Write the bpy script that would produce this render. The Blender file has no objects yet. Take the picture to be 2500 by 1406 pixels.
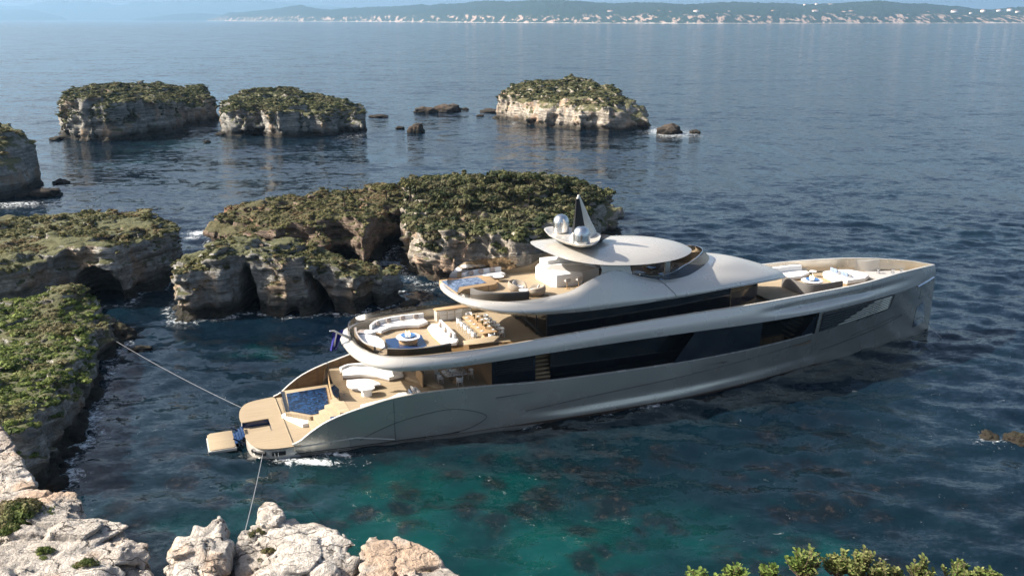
import bpy, bmesh, math, random
import numpy as np
from mathutils import Vector, Matrix
random.seed(7); RNG = np.random.default_rng(11)
sc = bpy.context.scene
COL = sc.collection
# ------------------------------------------------------------------ camera, sky, sun, exposure
FPX, HOR, CAMZ = 2250.0, 46.0, 32.0          # focal length in px of a 2500 px wide frame, horizon row, eye height
PITCH = math.atan((703.0 - HOR) / FPX)
cam_d = bpy.data.cameras.new('camera'); cam = bpy.data.objects.new('camera', cam_d); COL.objects.link(cam)
cam_d.sensor_width = 36.0; cam_d.lens = FPX / 2500.0 * 36.0
cam_d.clip_start = 0.5; cam_d.clip_end = 120000.0
cam.location = (0, 0, CAMZ); cam.rotation_euler = (math.pi / 2 - PITCH, 0, 0)
sc.camera = cam
SUN_EL, SUN_AZ = math.radians(37), math.radians(-89)      # azimuth from +Y, clockwise positive
w = bpy.data.worlds.new('World'); sc.world = w; w.use_nodes = True
nt = w.node_tree; nt.nodes.clear()
sky = nt.nodes.new('ShaderNodeTexSky'); sky.sky_type = 'NISHITA'; sky.sun_disc = False
sky.sun_elevation = SUN_EL; sky.sun_rotation = SUN_AZ % (2 * math.pi)
sky.air_density = 1.0; sky.dust_density = 4.5; sky.ozone_density = 1.2
bg = nt.nodes.new('ShaderNodeBackground'); bg.inputs[1].default_value = 0.084
wo = nt.nodes.new('ShaderNodeOutputWorld')
nt.links.new(sky.outputs[0], bg.inputs[0]); nt.links.new(bg.outputs[0], wo.inputs[0])
sun_d = bpy.data.lights.new('sun', 'SUN'); sun_d.energy = 5.0; sun_d.angle = math.radians(0.5); sun_d.color = (1.0, 0.93, 0.83)
sun = bpy.data.objects.new('sun', sun_d); COL.objects.link(sun)
sdir = Vector((math.sin(SUN_AZ) * math.cos(SUN_EL), math.cos(SUN_AZ) * math.cos(SUN_EL), math.sin(SUN_EL)))
sun.rotation_euler = sdir.to_track_quat('Z', 'Y').to_euler()
sc.view_settings.view_transform = 'Standard'; sc.view_settings.look = 'None'
sc.view_settings.exposure = 1.2; sc.view_settings.gamma = 1.0
sc.render.engine = 'CYCLES'
sc.cycles.max_bounces = 7; sc.cycles.diffuse_bounces = 2; sc.cycles.glossy_bounces = 3
sc.cycles.transmission_bounces = 4; sc.cycles.transparent_max_bounces = 8; sc.cycles.volume_bounces = 0
sc.cycles.use_denoising = True
sc.cycles.caustics_reflective = False; sc.cycles.caustics_refractive = False
sc.cycles.sample_clamp_indirect = 6.0

# ------------------------------------------------------------------ measuring: pixel of the photo -> point in the place
def ray(px, py):
    a = (px - 1250.0) / FPX; b = (py - 703.0) / FPX
    return np.array([a, math.cos(PITCH) - b * math.sin(PITCH), -math.sin(PITCH) - b * math.cos(PITCH)])
def at(px, py, z=0.0):
    d = ray(px, py); t = (z - CAMZ) / d[2]
    return (d[0] * t, d[1] * t, z)
def atD(px, py, D):
    d = ray(px, py); t = D / d[1]
    return (d[0] * t, D, CAMZ + d[2] * t)

# ------------------------------------------------------------------ object helpers
def tag(o, label=None, cat=None, group=None, kind=None):
    if label: o['label'] = label
    if cat: o['category'] = cat
    if group: o['group'] = group
    if kind: o['kind'] = kind
    return o
def empty(name, loc=(0, 0, 0), rz=0.0):
    o = bpy.data.objects.new(name, None); COL.objects.link(o)
    o.location = loc; o.rotation_euler = (0, 0, rz); o.empty_display_size = 0.2
    return o
def link(name, me, mat=None, parent=None):
    o = bpy.data.objects.new(name, me); COL.objects.link(o)
    if mat is not None: me.materials.append(mat)
    if parent is not None: o.parent = parent
    return o
def np_mesh(name, v, quads=None, tris=None, smooth=False):
    me = bpy.data.meshes.new(name)
    v = np.asarray(v, dtype=np.float32)
    loops = []; starts = []; n = 0
    if quads is not None and len(quads):
        q = np.asarray(quads, dtype=np.int32); loops.append(q.ravel()); starts.append(np.arange(len(q)) * 4); n = q.size
    if tris is not None and len(tris):
        t = np.asarray(tris, dtype=np.int32); loops.append(t.ravel()); starts.append(n + np.arange(len(t)) * 3)
    loops = np.concatenate(loops); starts = np.concatenate(starts)
    me.vertices.add(len(v)); me.vertices.foreach_set('co', v.ravel())
    me.loops.add(len(loops)); me.loops.foreach_set('vertex_index', loops.astype(np.int32))
    me.polygons.add(len(starts)); me.polygons.foreach_set('loop_start', starts.astype(np.int32))
    if smooth: me.polygons.foreach_set('use_smooth', np.ones(len(starts), dtype=bool))
    me.update(calc_edges=True); me.validate()
    return me
def fattr(me, name, vals, dom='POINT'):
    a = me.attributes.new(name, 'FLOAT', dom); a.data.foreach_set('value', np.asarray(vals, dtype=np.float32))

# ------------------------------------------------------------------ materials
class N:
    """tiny node-tree writer"""
    def __init__(s, name):
        s.m = bpy.data.materials.new(name); s.m.use_nodes = True; s.t = s.m.node_tree; s.t.nodes.clear()
        s.out = s.t.nodes.new('ShaderNodeOutputMaterial')
    def n(s, kind, **kw):
        nd = s.t.nodes.new('ShaderNode' + kind)
        for k, v in kw.items():
            if k.startswith('i_'):
                nd.inputs[k[2:].replace('_', ' ')].default_value = v
            else: setattr(nd, k, v)
        return nd
    def l(s, a, b): s.t.links.new(a, b); return b
    def pos(s):
        if not hasattr(s, '_p'): s._p = s.n('NewGeometry')
        return s._p.outputs['Position']
    def nrm(s): s.pos(); return s._p.outputs['Normal']
    def obj(s):
        if not hasattr(s, '_o'): s._o = s.n('TexCoord')
        return s._o.outputs['Object']
    def noise(s, scale=1.0, detail=3.0, rough=0.55, vec=None, stretch=None, dist=0.0, rot=None, out=0):
        v = vec if vec is not None else s.pos()
        if stretch is not None or rot is not None:
            mp = s.n('Mapping'); s.l(v, mp.inputs[0])
            if stretch is not None: mp.inputs['Scale'].default_value = stretch
            if rot is not None: mp.inputs['Rotation'].default_value = rot
            v = mp.outputs[0]
        nd = s.n('TexNoise'); nd.inputs['Scale'].default_value = scale; nd.inputs['Detail'].default_value = detail
        nd.inputs['Roughness'].default_value = rough; nd.inputs['Distortion'].default_value = dist
        s.l(v, nd.inputs['Vector']); return nd.outputs[out]
    def vor(s, scale=1.0, feature='F1', vec=None, stretch=None, out=0, rand=1.0):
        v = vec if vec is not None else s.pos()
        if stretch is not None:
            mp = s.n('Mapping'); s.l(v, mp.inputs[0]); mp.inputs['Scale'].default_value = stretch; v = mp.outputs[0]
        nd = s.n('TexVoronoi', feature=feature); nd.inputs['Scale'].default_value = scale; nd.inputs['Randomness'].default_value = rand
        s.l(v, nd.inputs['Vector']); return nd.outputs[out]
    def ramp(s, fac, a, b, lo=0.0, hi=1.0):
        nd = s.n('MapRange', clamp=True, interpolation_type='SMOOTHSTEP'); s.l(fac, nd.inputs[0])
        nd.inputs[1].default_value = a; nd.inputs[2].default_value = b; nd.inputs[3].default_value = lo; nd.inputs[4].default_value = hi
        return nd.outputs[0]
    def math(s, op, a, b=None):
        nd = s.n('Math', operation=op)
        for i, x in enumerate((a, b)):
            if x is None: continue
            if isinstance(x, (int, float)): nd.inputs[i].default_value = x
            else: s.l(x, nd.inputs[i])
        return nd.outputs[0]
    def mix(s, fac, a, b):
        nd = s.n('Mix', data_type='RGBA')
        for i, x in ((0, fac), (6, a), (7, b)):
            if isinstance(x, (int, float)): nd.inputs[i].default_value = x
            elif isinstance(x, tuple): nd.inputs[i].default_value = x + (1.0,) if len(x) == 3 else x
            else: s.l(x, nd.inputs[i])
        return nd.outputs[2]
    def sep(s, v, i):
        nd = s.n('SeparateXYZ'); s.l(v, nd.inputs[0]); return nd.outputs[i]
    def attr(s, name):
        nd = s.n('Attribute', attribute_name=name); return nd.outputs['Fac']
    def bump(s, h, dist=0.1, strength=1.0, nrm=None):
        nd = s.n('Bump'); nd.inputs['Distance'].default_value = dist; nd.inputs['Strength'].default_value = strength
        s.l(h, nd.inputs['Height'])
        if nrm is not None: s.l(nrm, nd.inputs['Normal'])
        return nd.outputs[0]
    def done(s, col, rough=0.5, metal=0.0, nrm=None, spec=0.5, coat=0.0, ior=1.45, extra=None):
        p = s.n('BsdfPrincipled')
        for k, x in (('Base Color', col), ('Roughness', rough), ('Metallic', metal), ('Specular IOR Level', spec), ('Coat Weight', coat), ('IOR', ior)):
            if isinstance(x, (int, float)): p.inputs[k].default_value = x
            elif isinstance(x, tuple): p.inputs[k].default_value = x + (1.0,)
            else: s.l(x, p.inputs[k])
        if coat: p.inputs['Coat Roughness'].default_value = 0.08
        if nrm is not None: s.l(nrm, p.inputs['Normal'])
        s.p = p
        s.l(p.outputs[0], s.out.inputs[0])
        return s.m
def plain(name, col, rough=0.5, metal=0.0, spec=0.5, coat=0.0, vary=0.06, vscale=3.0):
    k = N(name); f = k.noise(vscale, 3, 0.6, vec=k.obj())
    lo = tuple(c * (1 - vary) for c in col); hi = tuple(min(1, c * (1 + vary)) for c in col)
    return k.done(k.mix(f, lo, hi), rough, metal, spec=spec, coat=coat)

# ------------------------------------------------------------------ numpy noise
_perm = RNG.permutation(256).astype(np.int32); _perm = np.concatenate([_perm, _perm, _perm])
_g = RNG.normal(size=(256, 3)); _g /= np.linalg.norm(_g, axis=1)[:, None]; _g = _g.astype(np.float32)
def perlin(p):
    p = np.asarray(p, dtype=np.float32); i = np.floor(p).astype(np.int32); f = p - i; i &= 255
    u = f * f * f * (f * (f * 6 - 15) + 10)
    r = 0
    for dx in (0, 1):
        ax = _perm[i[:, 0] + dx]; wx = u[:, 0] if dx else 1 - u[:, 0]
        for dy in (0, 1):
            ay = _perm[ax + i[:, 1] + dy]; wy = u[:, 1] if dy else 1 - u[:, 1]
            for dz in (0, 1):
                g = _g[_perm[ay + i[:, 2] + dz] & 255]; wz = u[:, 2] if dz else 1 - u[:, 2]
                r = r + wx * wy * wz * (g[:, 0] * (f[:, 0] - dx) + g[:, 1] * (f[:, 1] - dy) + g[:, 2] * (f[:, 2] - dz))
    return r * 1.5
def fbm(p, oct=3, gain=0.5):
    r = 0; a = 1.0; q = np.asarray(p, dtype=np.float32)
    for k in range(oct):
        r = r + a * perlin(q); q = q * 2.03 + 17.3; a *= gain
    return r
def poly_sd(poly, X, Y):
    P = np.asarray(poly, dtype=np.float64)[:, :2]; d = np.full(X.shape, 1e9); ins = np.zeros(X.shape, dtype=bool)
    for a, b in zip(P, np.roll(P, -1, axis=0)):
        e = b - a; wx = X - a[0]; wy = Y - a[1]
        t = np.clip((wx * e[0] + wy * e[1]) / (e @ e + 1e-12), 0, 1)
        d = np.minimum(d, (wx - e[0] * t) ** 2 + (wy - e[1] * t) ** 2)
        c = ((a[1] <= Y) & (b[1] > Y)) | ((b[1] <= Y) & (a[1] > Y))
        xi = a[0] + (Y - a[1]) / (b[1] - a[1] + 1e-12) * e[0]
        ins ^= c & (X < xi)
    d = np.sqrt(d); return np.where(ins, -d, d)
def smax(a, b, k):
    h = np.clip(0.5 + 0.5 * (a - b) / k, 0, 1); return b + (a - b) * h + k * h * (1 - h)
def surface_nets(f, org, res):
    """isosurface f = 0 (inside negative) of a regular grid as quads"""
    nx, ny, nz = f.shape; s = f < 0
    cnt = np.zeros((nx - 1, ny - 1, nz - 1), dtype=np.int8)
    for dx in (0, 1):
        for dy in (0, 1):
            for dz in (0, 1): cnt += s[dx:nx - 1 + dx, dy:ny - 1 + dy, dz:nz - 1 + dz]
    act = (cnt > 0) & (cnt < 8); I = np.argwhere(act)
    idx = np.full(act.shape, -1, dtype=np.int32); idx[act] = np.arange(len(I))
    acc = np.zeros((len(I), 3)); num = np.zeros(len(I))
    cs = [(a, b, c) for a in (0, 1) for b in (0, 1) for c in (0, 1)]
    for a in cs:
        for b in cs:
            if sum(abs(p - q) for p, q in zip(a, b)) == 1 and a < b:
                fa = f[I[:, 0] + a[0], I[:, 1] + a[1], I[:, 2] + a[2]]; fb = f[I[:, 0] + b[0], I[:, 1] + b[1], I[:, 2] + b[2]]
                m = (fa < 0) != (fb < 0); t = np.where(m, fa / np.where(m, fa - fb, 1), 0)
                pt = np.array(a) + t[:, None] * (np.array(b) - np.array(a)); acc += pt * m[:, None]; num += m
    v = (I + acc / num[:, None]) * res + np.array(org)
    quads = []
    for ax in range(3):
        o1, o2 = [(1, 2), (2, 0), (0, 1)][ax]
        lo = [slice(None)] * 3; hi = [slice(None)] * 3; lo[ax] = slice(0, -1); hi[ax] = slice(1, None)
        A = s[tuple(lo)]; B = s[tuple(hi)]
        E = np.argwhere(A != B); ok = np.ones(len(E), dtype=bool)
        for o in (o1, o2): ok &= (E[:, o] > 0) & (E[:, o] < f.shape[o] - 1)
        E = E[ok]; flip = A[E[:, 0], E[:, 1], E[:, 2]]
        q = []
        for (u, vv) in ((1, 1), (0, 1), (0, 0), (1, 0)):
            c = E.copy(); c[:, o1] -= u; c[:, o2] -= vv; q.append(idx[c[:, 0], c[:, 1], c[:, 2]])
        q = np.stack(q, 1); q[~flip] = q[~flip][:, ::-1]; quads.append(q)
    return v, np.concatenate(quads)
def vnormals(v, q):
    n = np.zeros_like(v); fn = np.cross(v[q[:, 2]] - v[q[:, 0]], v[q[:, 3]] - v[q[:, 1]])
    for k in range(4): np.add.at(n, q[:, k], fn)
    return n / (np.linalg.norm(n, axis=1)[:, None] + 1e-9)

# ================================================================== SETTING: sea, hills, rocks
# ---- materials of the setting
def rock_mat(name, base, light, rust, strata=1.0, wet=True, crack=False, fine=1.0, soil=None):
    k = N(name); P = k.pos(); z = k.sep(P, 2)
    st = k.noise(0.55, 4, 0.6, stretch=(0.12, 0.12, 2.6)); st2 = k.noise(1.0, 4, .7, stretch=(.22, .22, 4.2), dist=.3); big = k.noise(0.22, 3, 0.6); mid = k.noise(1.3 * fine, 5, 0.65); fin = k.noise(6 * fine, 4, 0.7)
    c = k.mix(k.ramp(st, 0.35, 0.65), base, light)
    c = k.mix(k.ramp(st2, .44, .56, .45 * strata, 0), c, tuple(x * .42 for x in base))
    c = k.mix(k.ramp(mid, 0.42, 0.62, 0, 0.55), c, tuple(x * 0.5 for x in base))
    c = k.mix(k.ramp(fin, 0.5, 0.75, 0, 0.35), c, tuple(x * 1.25 for x in light))
    c = k.mix(k.ramp(big, 0.52, 0.66, 0, 0.7), c, rust)
    if soil:
        up = k.math('ADD', k.sep(k.nrm(), 2), k.math('MULTIPLY', k.math('SUBTRACT', mid, .5), .5))
        c = k.mix(k.ramp(up, .55, .75, 0, .92), c, k.mix(k.noise(.9, 4, .7), soil, tuple(x * 1.9 for x in soil)))
    if wet:
        zz = k.math('ADD', z, k.math('MULTIPLY', k.noise(0.5, 2), -1.6))
        c = k.mix(k.ramp(zz, 1.7, -0.4, 0, 0.92), c, (0.022, 0.019, 0.015))
    h = k.math('ADD', k.math('ADD', k.math('MULTIPLY', st, 0.9 * strata), k.math('MULTIPLY', st2, .7 * strata)), k.math('ADD', k.math('MULTIPLY', mid, 0.8), k.math('MULTIPLY', fin, 0.28)))
    nb = k.bump(h, 0.65 / fine, 1.0)
    if crack:
        wv = k.n('VectorMath', operation='ADD'); k.l(P, wv.inputs[0])
        nv = k.n('TexNoise'); nv.inputs['Scale'].default_value = 1.1; k.l(P, nv.inputs['Vector']); k.l(nv.outputs['Color'], wv.inputs[1])
        e1 = k.ramp(k.vor(0.55, 'DISTANCE_TO_EDGE', vec=wv.outputs[0], stretch=(.55, 1.3, 2.2)), 0.0, 0.03)
        gap = k.ramp(k.noise(.8, 3, .6), .45, .6)
        e = k.math('MAXIMUM', e1, gap)
        pit = k.ramp(k.noise(5.5, 5, .75), .30, .42, .45, 1)
        e = k.math('MULTIPLY', e, pit)
        c = k.mix(e, (0.075, 0.062, 0.05), c)
        nb = k.bump(e, 0.10, 0.8, nb)
    return k.done(c, 0.92, nrm=nb, spec=0.25)
M_LIME = rock_mat('limestone', (0.24, 0.23, 0.205), (0.47, 0.45, 0.405), (0.31, 0.21, 0.13), soil=(.062, .064, .027))
M_RED = rock_mat('rust limestone', (0.165, 0.12, 0.088), (0.28, 0.215, 0.165), (0.25, 0.125, 0.07), soil=(.058, .055, .025))
M_PALE = rock_mat('pale far limestone', (0.36, 0.31, 0.25), (0.58, 0.52, 0.44), (0.42, 0.27, 0.17), soil=(.07, .07, .032))
M_FORE = rock_mat('weathered cliff rock', (0.42, 0.375, 0.325), (0.58, 0.53, 0.47), (0.43, 0.29, 0.19), strata=0.4, wet=False, crack=True, fine=1.6)
M_DARKROCK = rock_mat('dark wet rock', (0.075, 0.06, 0.045), (0.13, 0.105, 0.085), (0.12, 0.07, 0.045), fine=1.5)
def leaf_mat(name, dark, light, dry):
    k = N(name); a = k.attr('tint'); b = k.noise(0.22, 3)
    a = k.math('ADD', a, k.math('MULTIPLY', k.math('SUBTRACT', k.noise(.5, 2), .5), 1.1)); a = k.ramp(a, 0, 1)
    c = k.mix(a, dark, light); c = k.mix(k.ramp(k.math('ADD', b, k.math('MULTIPLY', a, 0.12)), 0.54, 0.68, 0, 0.75), c, dry)
    m = k.done(c, 0.75, spec=0.2)
    tr = k.n('BsdfTranslucent'); k.l(c, tr.inputs[0]); mx = k.n('MixShader'); mx.inputs[0].default_value = 0.22
    k.l(k.p.outputs[0], mx.inputs[1]); k.l(tr.outputs[0], mx.inputs[2]); k.l(mx.outputs[0], k.out.inputs[0])
    return m
M_SCRUB = leaf_mat('coastal scrub', (0.040, 0.048, 0.019), (0.165, 0.152, 0.062), (0.16, 0.115, 0.065))
M_FOREST = leaf_mat('evergreen canopy', (0.026, 0.038, 0.017), (0.115, 0.118, 0.048), (0.12, 0.105, 0.06))
M_LUSH = leaf_mat('bright scrub', (0.05, 0.075, 0.018), (0.18, 0.22, 0.055), (0.17, 0.13, 0.08))
M_BARK = plain('bark', (0.12, 0.085, 0.06), 0.9)

# ---- foliage clumps -------------------------------------------------------------
def clump(n, leaf, flat=0.75, seed=0):
    """n leaf-sized triangles spread through a dome of radius 1, seen from any side"""
    r = np.random.default_rng(seed)
    d = r.normal(size=(n, 3)); d /= np.linalg.norm(d, axis=1)[:, None]; d[:, 2] = np.abs(d[:, 2]) * 1.0 - 0.15
    rad = 0.55 + 0.45 * r.random(n) ** 0.6
    lump = 1 + 0.28 * perlin(d * 2.2 + seed * 3.1)
    c = d * (rad * lump)[:, None]; c[:, 2] *= flat
    nrm = d + r.normal(size=(n, 3)) * 0.32; nrm /= np.linalg.norm(nrm, axis=1)[:, None]
    t = np.cross(nrm, r.normal(size=(n, 3))); t /= np.linalg.norm(t, axis=1)[:, None]; b = np.cross(nrm, t)
    s = leaf * (0.6 + 0.8 * r.random(n))[:, None]
    v = np.stack([c - t * s * 0.8, c + t * s * 0.8 - b * s * 0.35, c + b * s, c - b * s * 0.9 + t * s * .3], 1)
    return v.reshape(-1, 3), (np.arange(n * 4).reshape(n, 4))[:, [0, 3, 1, 2]]
def scatter(clumps, pts, rad, rng, low=1.0):
    V = []; Q = []; T = []; o = 0
    for p, r in zip(pts, rad):
        cv, cq = clumps[rng.integers(len(clumps))]; a = rng.random() * 6.283; ca, sa = math.cos(a), math.sin(a)
        w = np.empty_like(cv); w[:, 0] = cv[:, 0] * ca - cv[:, 1] * sa; w[:, 1] = cv[:, 0] * sa + cv[:, 1] * ca; w[:, 2] = cv[:, 2]
        w = w * (r * np.array([1, 1, low * (0.75 + 0.5 * rng.random())])) + p
        V.append(w); Q.append(cq + o); o += len(w)
        T.append(np.repeat(np.clip(0.45 + 0.34 * rng.normal() + 0.14 * rng.normal(size=len(w) // 4), 0, 1), 4))
    return np.concatenate(V), np.concatenate(Q), np.concatenate(T)
def foliage_obj(name, clumps, pts, rad, mat, parent, rng, low=1.0):
    v, q, t = scatter(clumps, pts, rad, rng, low)
    me = np_mesh(name, v, q); fattr(me, 'tint', t); return link(name, me, mat, parent)
CL_MED = [clump(90, 0.26, seed=s) for s in range(5)]
CL_LOW = [clump(46, 0.36, seed=20 + s) for s in range(5)]
CL_FINE = [clump(260, 0.13, seed=40 + s) for s in range(4)]

# ---- a rock body: footprint + top heights + vertical gullies + strata + caves ----------------
def idw(ctrl, X, Y, p=3.2):
    num = 0; den = 0
    for (x, y, z) in ctrl:
        wgt = 1.0 / ((X - x) ** 2 + (Y - y) ** 2 + 0.4) ** (p / 2); num = num + wgt * z; den = den + wgt
    return num / den
def worley(p, size, seed):
    q = p / size; i0 = np.floor(q).astype(np.int64); d1 = np.full(len(p), 9e9); d2 = d1.copy(); idn = np.zeros(len(p))
    for dx in (-1, 0, 1):
        for dy in (-1, 0, 1):
            for dz in (-1, 0, 1):
                c = i0 + (dx, dy, dz); h = (c[:, 0] * 73856093 ^ c[:, 1] * 19349663 ^ c[:, 2] * 83492791 ^ int(seed * 977)) & 0xFFFFFF
                f = np.stack([(h * 16807 % 65521) / 65521, (h * 48271 % 65519) / 65519, (h * 69621 % 65497) / 65497], 1)
                d = ((c + f - q) ** 2).sum(1); m = d < d1
                d2 = np.where(m, d1, np.minimum(d2, d)); idn = np.where(m, f[:, 0] * .6 + f[:, 2] * .4, idn); d1 = np.where(m, d, d1)
    return np.sqrt(d2) - np.sqrt(d1), idn
def rock_mesh(foot, tops, res, lean=0.10, gully=0.9, gscale=4.5, strata=0.32, rough=0.45, rscale=2.2, k=1.3, topn=0.7, caves=(), base=-1.2, seed=0.0, notch=0.5, zmax=None, blocks=0.0, cells=None, grow=0.0, dome=None):
    F = np.asarray([(p[0], p[1]) for p in foot]); pad = 2.2
    x0, y0 = F.min(0) - pad; x1, y1 = F.max(0) + pad
    zt = (max(t[2] for t in tops) + 2.0) if zmax is None else zmax
    xs = np.arange(x0, x1, res); ys = np.arange(y0, y1, res); zs = np.arange(base, zt, res)
    X, Y = np.meshgrid(xs, ys, indexing='ij'); xy = np.stack([X.ravel(), Y.ravel(), np.full(X.size, 3.7 + seed)], 1)
    sd = poly_sd(F, X, Y)
    sd = sd + gully * (0.55 * fbm(xy / np.array([gscale, gscale, 1]), 2).reshape(X.shape) + 0.6 * np.abs(fbm(xy / np.array([gscale * .55, gscale * .55, 1]) + 9, 2)).reshape(X.shape))
    sd = sd - grow
    h = idw(tops, X, Y) + topn * fbm(xy / np.array([5., 5., 1]) + 31, 3).reshape(X.shape)
    if dome: h = h - dome[0] * np.clip(1 + sd / dome[1], 0, 1) ** 1.6
    Z = zs[None, None, :]
    ins = lean * np.maximum(Z, 0) + notch * np.exp(-((Z - 0.7) / 0.7) ** 2) - 0.5 * np.exp(-((Z + 0.3) / 0.5) ** 2)
    f = smax(sd[:, :, None] + ins, Z - h[:, :, None], k)
    band = np.abs(f) < (1.6 if res > .15 else 1.0); I = np.argwhere(band); p = np.stack([xs[I[:, 0]], ys[I[:, 1]], zs[I[:, 2]]], 1) + seed
    n = strata * perlin(p * np.array([0.10, 0.10, 1.5])) + 0.5 * strata * perlin(p * np.array([0.22, 0.22, 3.4]) + 50) + rough * fbm(p / rscale, 3) 
    if blocks: n = n + blocks * np.abs(perlin(p * np.array([.55, .55, .8]) + 70)) - blocks * .3
    if cells:
        for sz, amp, crk, wd in cells:
            e, idn = worley(p * np.array([.62, .8, 2.0]) + .35 * fbm(p / 2.2, 2)[:, None], sz, seed); n = n + amp * (idn - .5) + crk * np.exp(-(e / wd) ** 2)
    f[band] += n
    for c in caves:
        (cx, cy, cz), (rx, ry, rz), tilt, yaw = c
        dx = xs[:, None, None] - cx; dy = ys[None, :, None] - cy; dz = zs[None, None, :] - cz
        ux = dx * math.cos(yaw) + dy * math.sin(yaw); uy = -dx * math.sin(yaw) + dy * math.cos(yaw)
        ux = ux - tilt * dz
        cav = (np.sqrt((ux / rx) ** 2 + (uy / ry) ** 2 + (dz / rz) ** 2) - 1) * min(rx, rz)
        f = smax(f, -cav, 0.35)
    f[:, :, 0] = np.maximum(f[:, :, 0], 0.2)
    v, q = surface_nets(f, (xs[0], ys[0], zs[0]), res)
    return v, q
FEET = []
def rock(name, label, cat, foot, tops, res, mat, group=None, scrub=None, **kw):
    if kw.get('base', -1) < 0: FEET.append(foot)
    v, q = rock_mesh(foot, tops, res, **kw)
    c = v.mean(0); c[2] = 0
    root = empty(name, tuple(c)); tag(root, label, cat, group)
    link('rock_face', np_mesh('rock_face', v - c, q, smooth=True), mat, root)
    if scrub:
        n = vnormals(v, q); rng = np.random.default_rng(int(scrub.get('seed', 1)))
        patch = fbm(v / scrub.get('pscale', 5.0) + 3.3, 2)
        wt = (n[:, 2] > scrub.get('nz', 0.55)) & (v[:, 2] > scrub.get('zmin', 2.0)) & (patch > scrub.get('thr', -0.45))
        side = (n[:, 2] > -0.1) & (n[:, 2] < 0.55) & (v[:, 2] > scrub.get('szmin', 3.0)) & (patch > scrub.get('sthr', 0.32))
        if 'clip' in scrub: keep = scrub['clip'](v); wt &= keep; side &= keep
        ids = np.flatnonzero(wt); dens = scrub.get('dens', 0.8)
        cnt = min(len(ids), int(len(ids) * res * res * dens)); ids = rng.choice(ids, cnt, replace=False)
        sid = np.flatnonzero(side); sid = rng.choice(sid, min(len(sid), int(len(sid) * res * res * dens * scrub.get('sden', 0.8))), replace=False)
        ids = np.concatenate([ids, sid]); r0 = scrub.get('r', 0.8)
        rad = r0 * (0.35 + 1.15 * rng.random(len(ids)) ** 2.2)
        pts = v[ids] - c + n[ids] * 0.05; pts[:, 2] -= rad * 0.1
        o = foliage_obj('scrub', scrub.get('cl', CL_MED), pts, rad, scrub.get('mat', M_SCRUB), root, rng, scrub.get('low', .62))
        o['kind'] = 'stuff'
    return root, v
W = lambda *pp: [at(x, y)[:2] for x, y in pp]
T = lambda *pp: [atD(*p) for p in pp]

rock('sea_stack', 'long flat topped rock island at far left, forest on top and pale cliffs in shade', 'rock island',
     W((150, 342), (210, 346), (300, 343), (380, 331), (440, 321), (455, 306), (500, 298), (535, 291), (515, 274), (400, 262), (250, 266), (165, 290)),
     T((178, 236, 262), (200, 230, 270), (260, 220, 296), (400, 221, 305), (480, 232, 308), (508, 252, 300), (330, 236, 262), (280, 240, 258), (230, 238, 257), (390, 242, 268), (440, 240, 284)),
     0.62, M_LIME, k=.7, scrub=dict(r=.58, dens=1.6, cl=CL_LOW, mat=M_FOREST, zmin=5, szmin=4.5, sthr=.12, sden=.8, seed=1), gully=5.0, gscale=7, lean=0.08, topn=.9, seed=1, rough=.6, dome=(1.3, 5), cells=((4.2, 2.0, .9, .05), (1.6, .5, .3, .06)))
rock('sea_stack', 'humped rock island second from left, sloping wooded top and small pillar at its right end', 'rock island',
     W((532, 331), (600, 333), (640, 328), (660, 336), (720, 337), (780, 331), (830, 329), (840, 326), (885, 326), (892, 315), (870, 300), (800, 282), (640, 270), (550, 290), (545, 312)),
     T((556, 258, 275), (590, 236, 300), (650, 227, 312), (720, 232, 310), (790, 250, 295), (830, 260, 280), (842, 275, 272), (862, 262, 270), (880, 266, 270), (700, 258, 270), (640, 256, 272), (770, 262, 269)),
     0.62, M_LIME, k=.7, scrub=dict(r=.58, dens=1.6, cl=CL_LOW, mat=M_FOREST, zmin=5, szmin=3.5, sthr=.12, sden=.8, seed=2), gully=5.0, gscale=6.5, lean=0.12, topn=.9, seed=4, rough=.6, dome=(1.5, 5), cells=((4.2, 2.0, .9, .05), (1.6, .5, .3, .06)))
rock('sea_stack', 'dome topped rock island alone at right with sunlit cream cliffs and scrub cap', 'rock island',
     W((1208, 288), (1250, 297), (1310, 309), (1400, 318), (1480, 321), (1560, 319), (1590, 311), (1565, 295), (1500, 278), (1380, 265), (1240, 272)),
     T((1235, 232, 305), (1290, 207, 325), (1350, 196, 332), (1400, 191, 334), (1470, 207, 320), (1530, 240, 300), (1560, 285, 285), (1250, 240, 295), (1330, 236, 292), (1420, 240, 284), (1490, 240, 284)),
     0.62, M_PALE, k=.7, scrub=dict(r=.62, dens=1.3, cl=CL_LOW, mat=M_FOREST, zmin=7, szmin=6.5, sthr=0.25, seed=3, nz=.62), gully=3.6, gscale=5, lean=0.2, rough=.9, topn=.7, seed=8, dome=(3.0, 8), cells=((3.5, 1.7, .9, .05), (1.4, .5, .3, .06)))
rock('sea_stack', 'grey cliff cut off by the left edge of the picture, beyond the arch cliff', 'sea cliff',
     W((112, 448), (70, 470), (30, 482), (-40, 492), (-200, 495), (-220, 420), (0, 398), (80, 425)),
     T((-60, 300, 180), (0, 322, 180), (18, 350, 178), (40, 385, 177), (85, 420, 178), (-150, 300, 180), (105, 440, 176)), 0.45, M_LIME, gully=1.4, lean=.12, seed=12, scrub=dict(r=.8, dens=.3, cl=CL_LOW, thr=.1, zmin=7, sthr=.8, seed=4))
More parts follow.
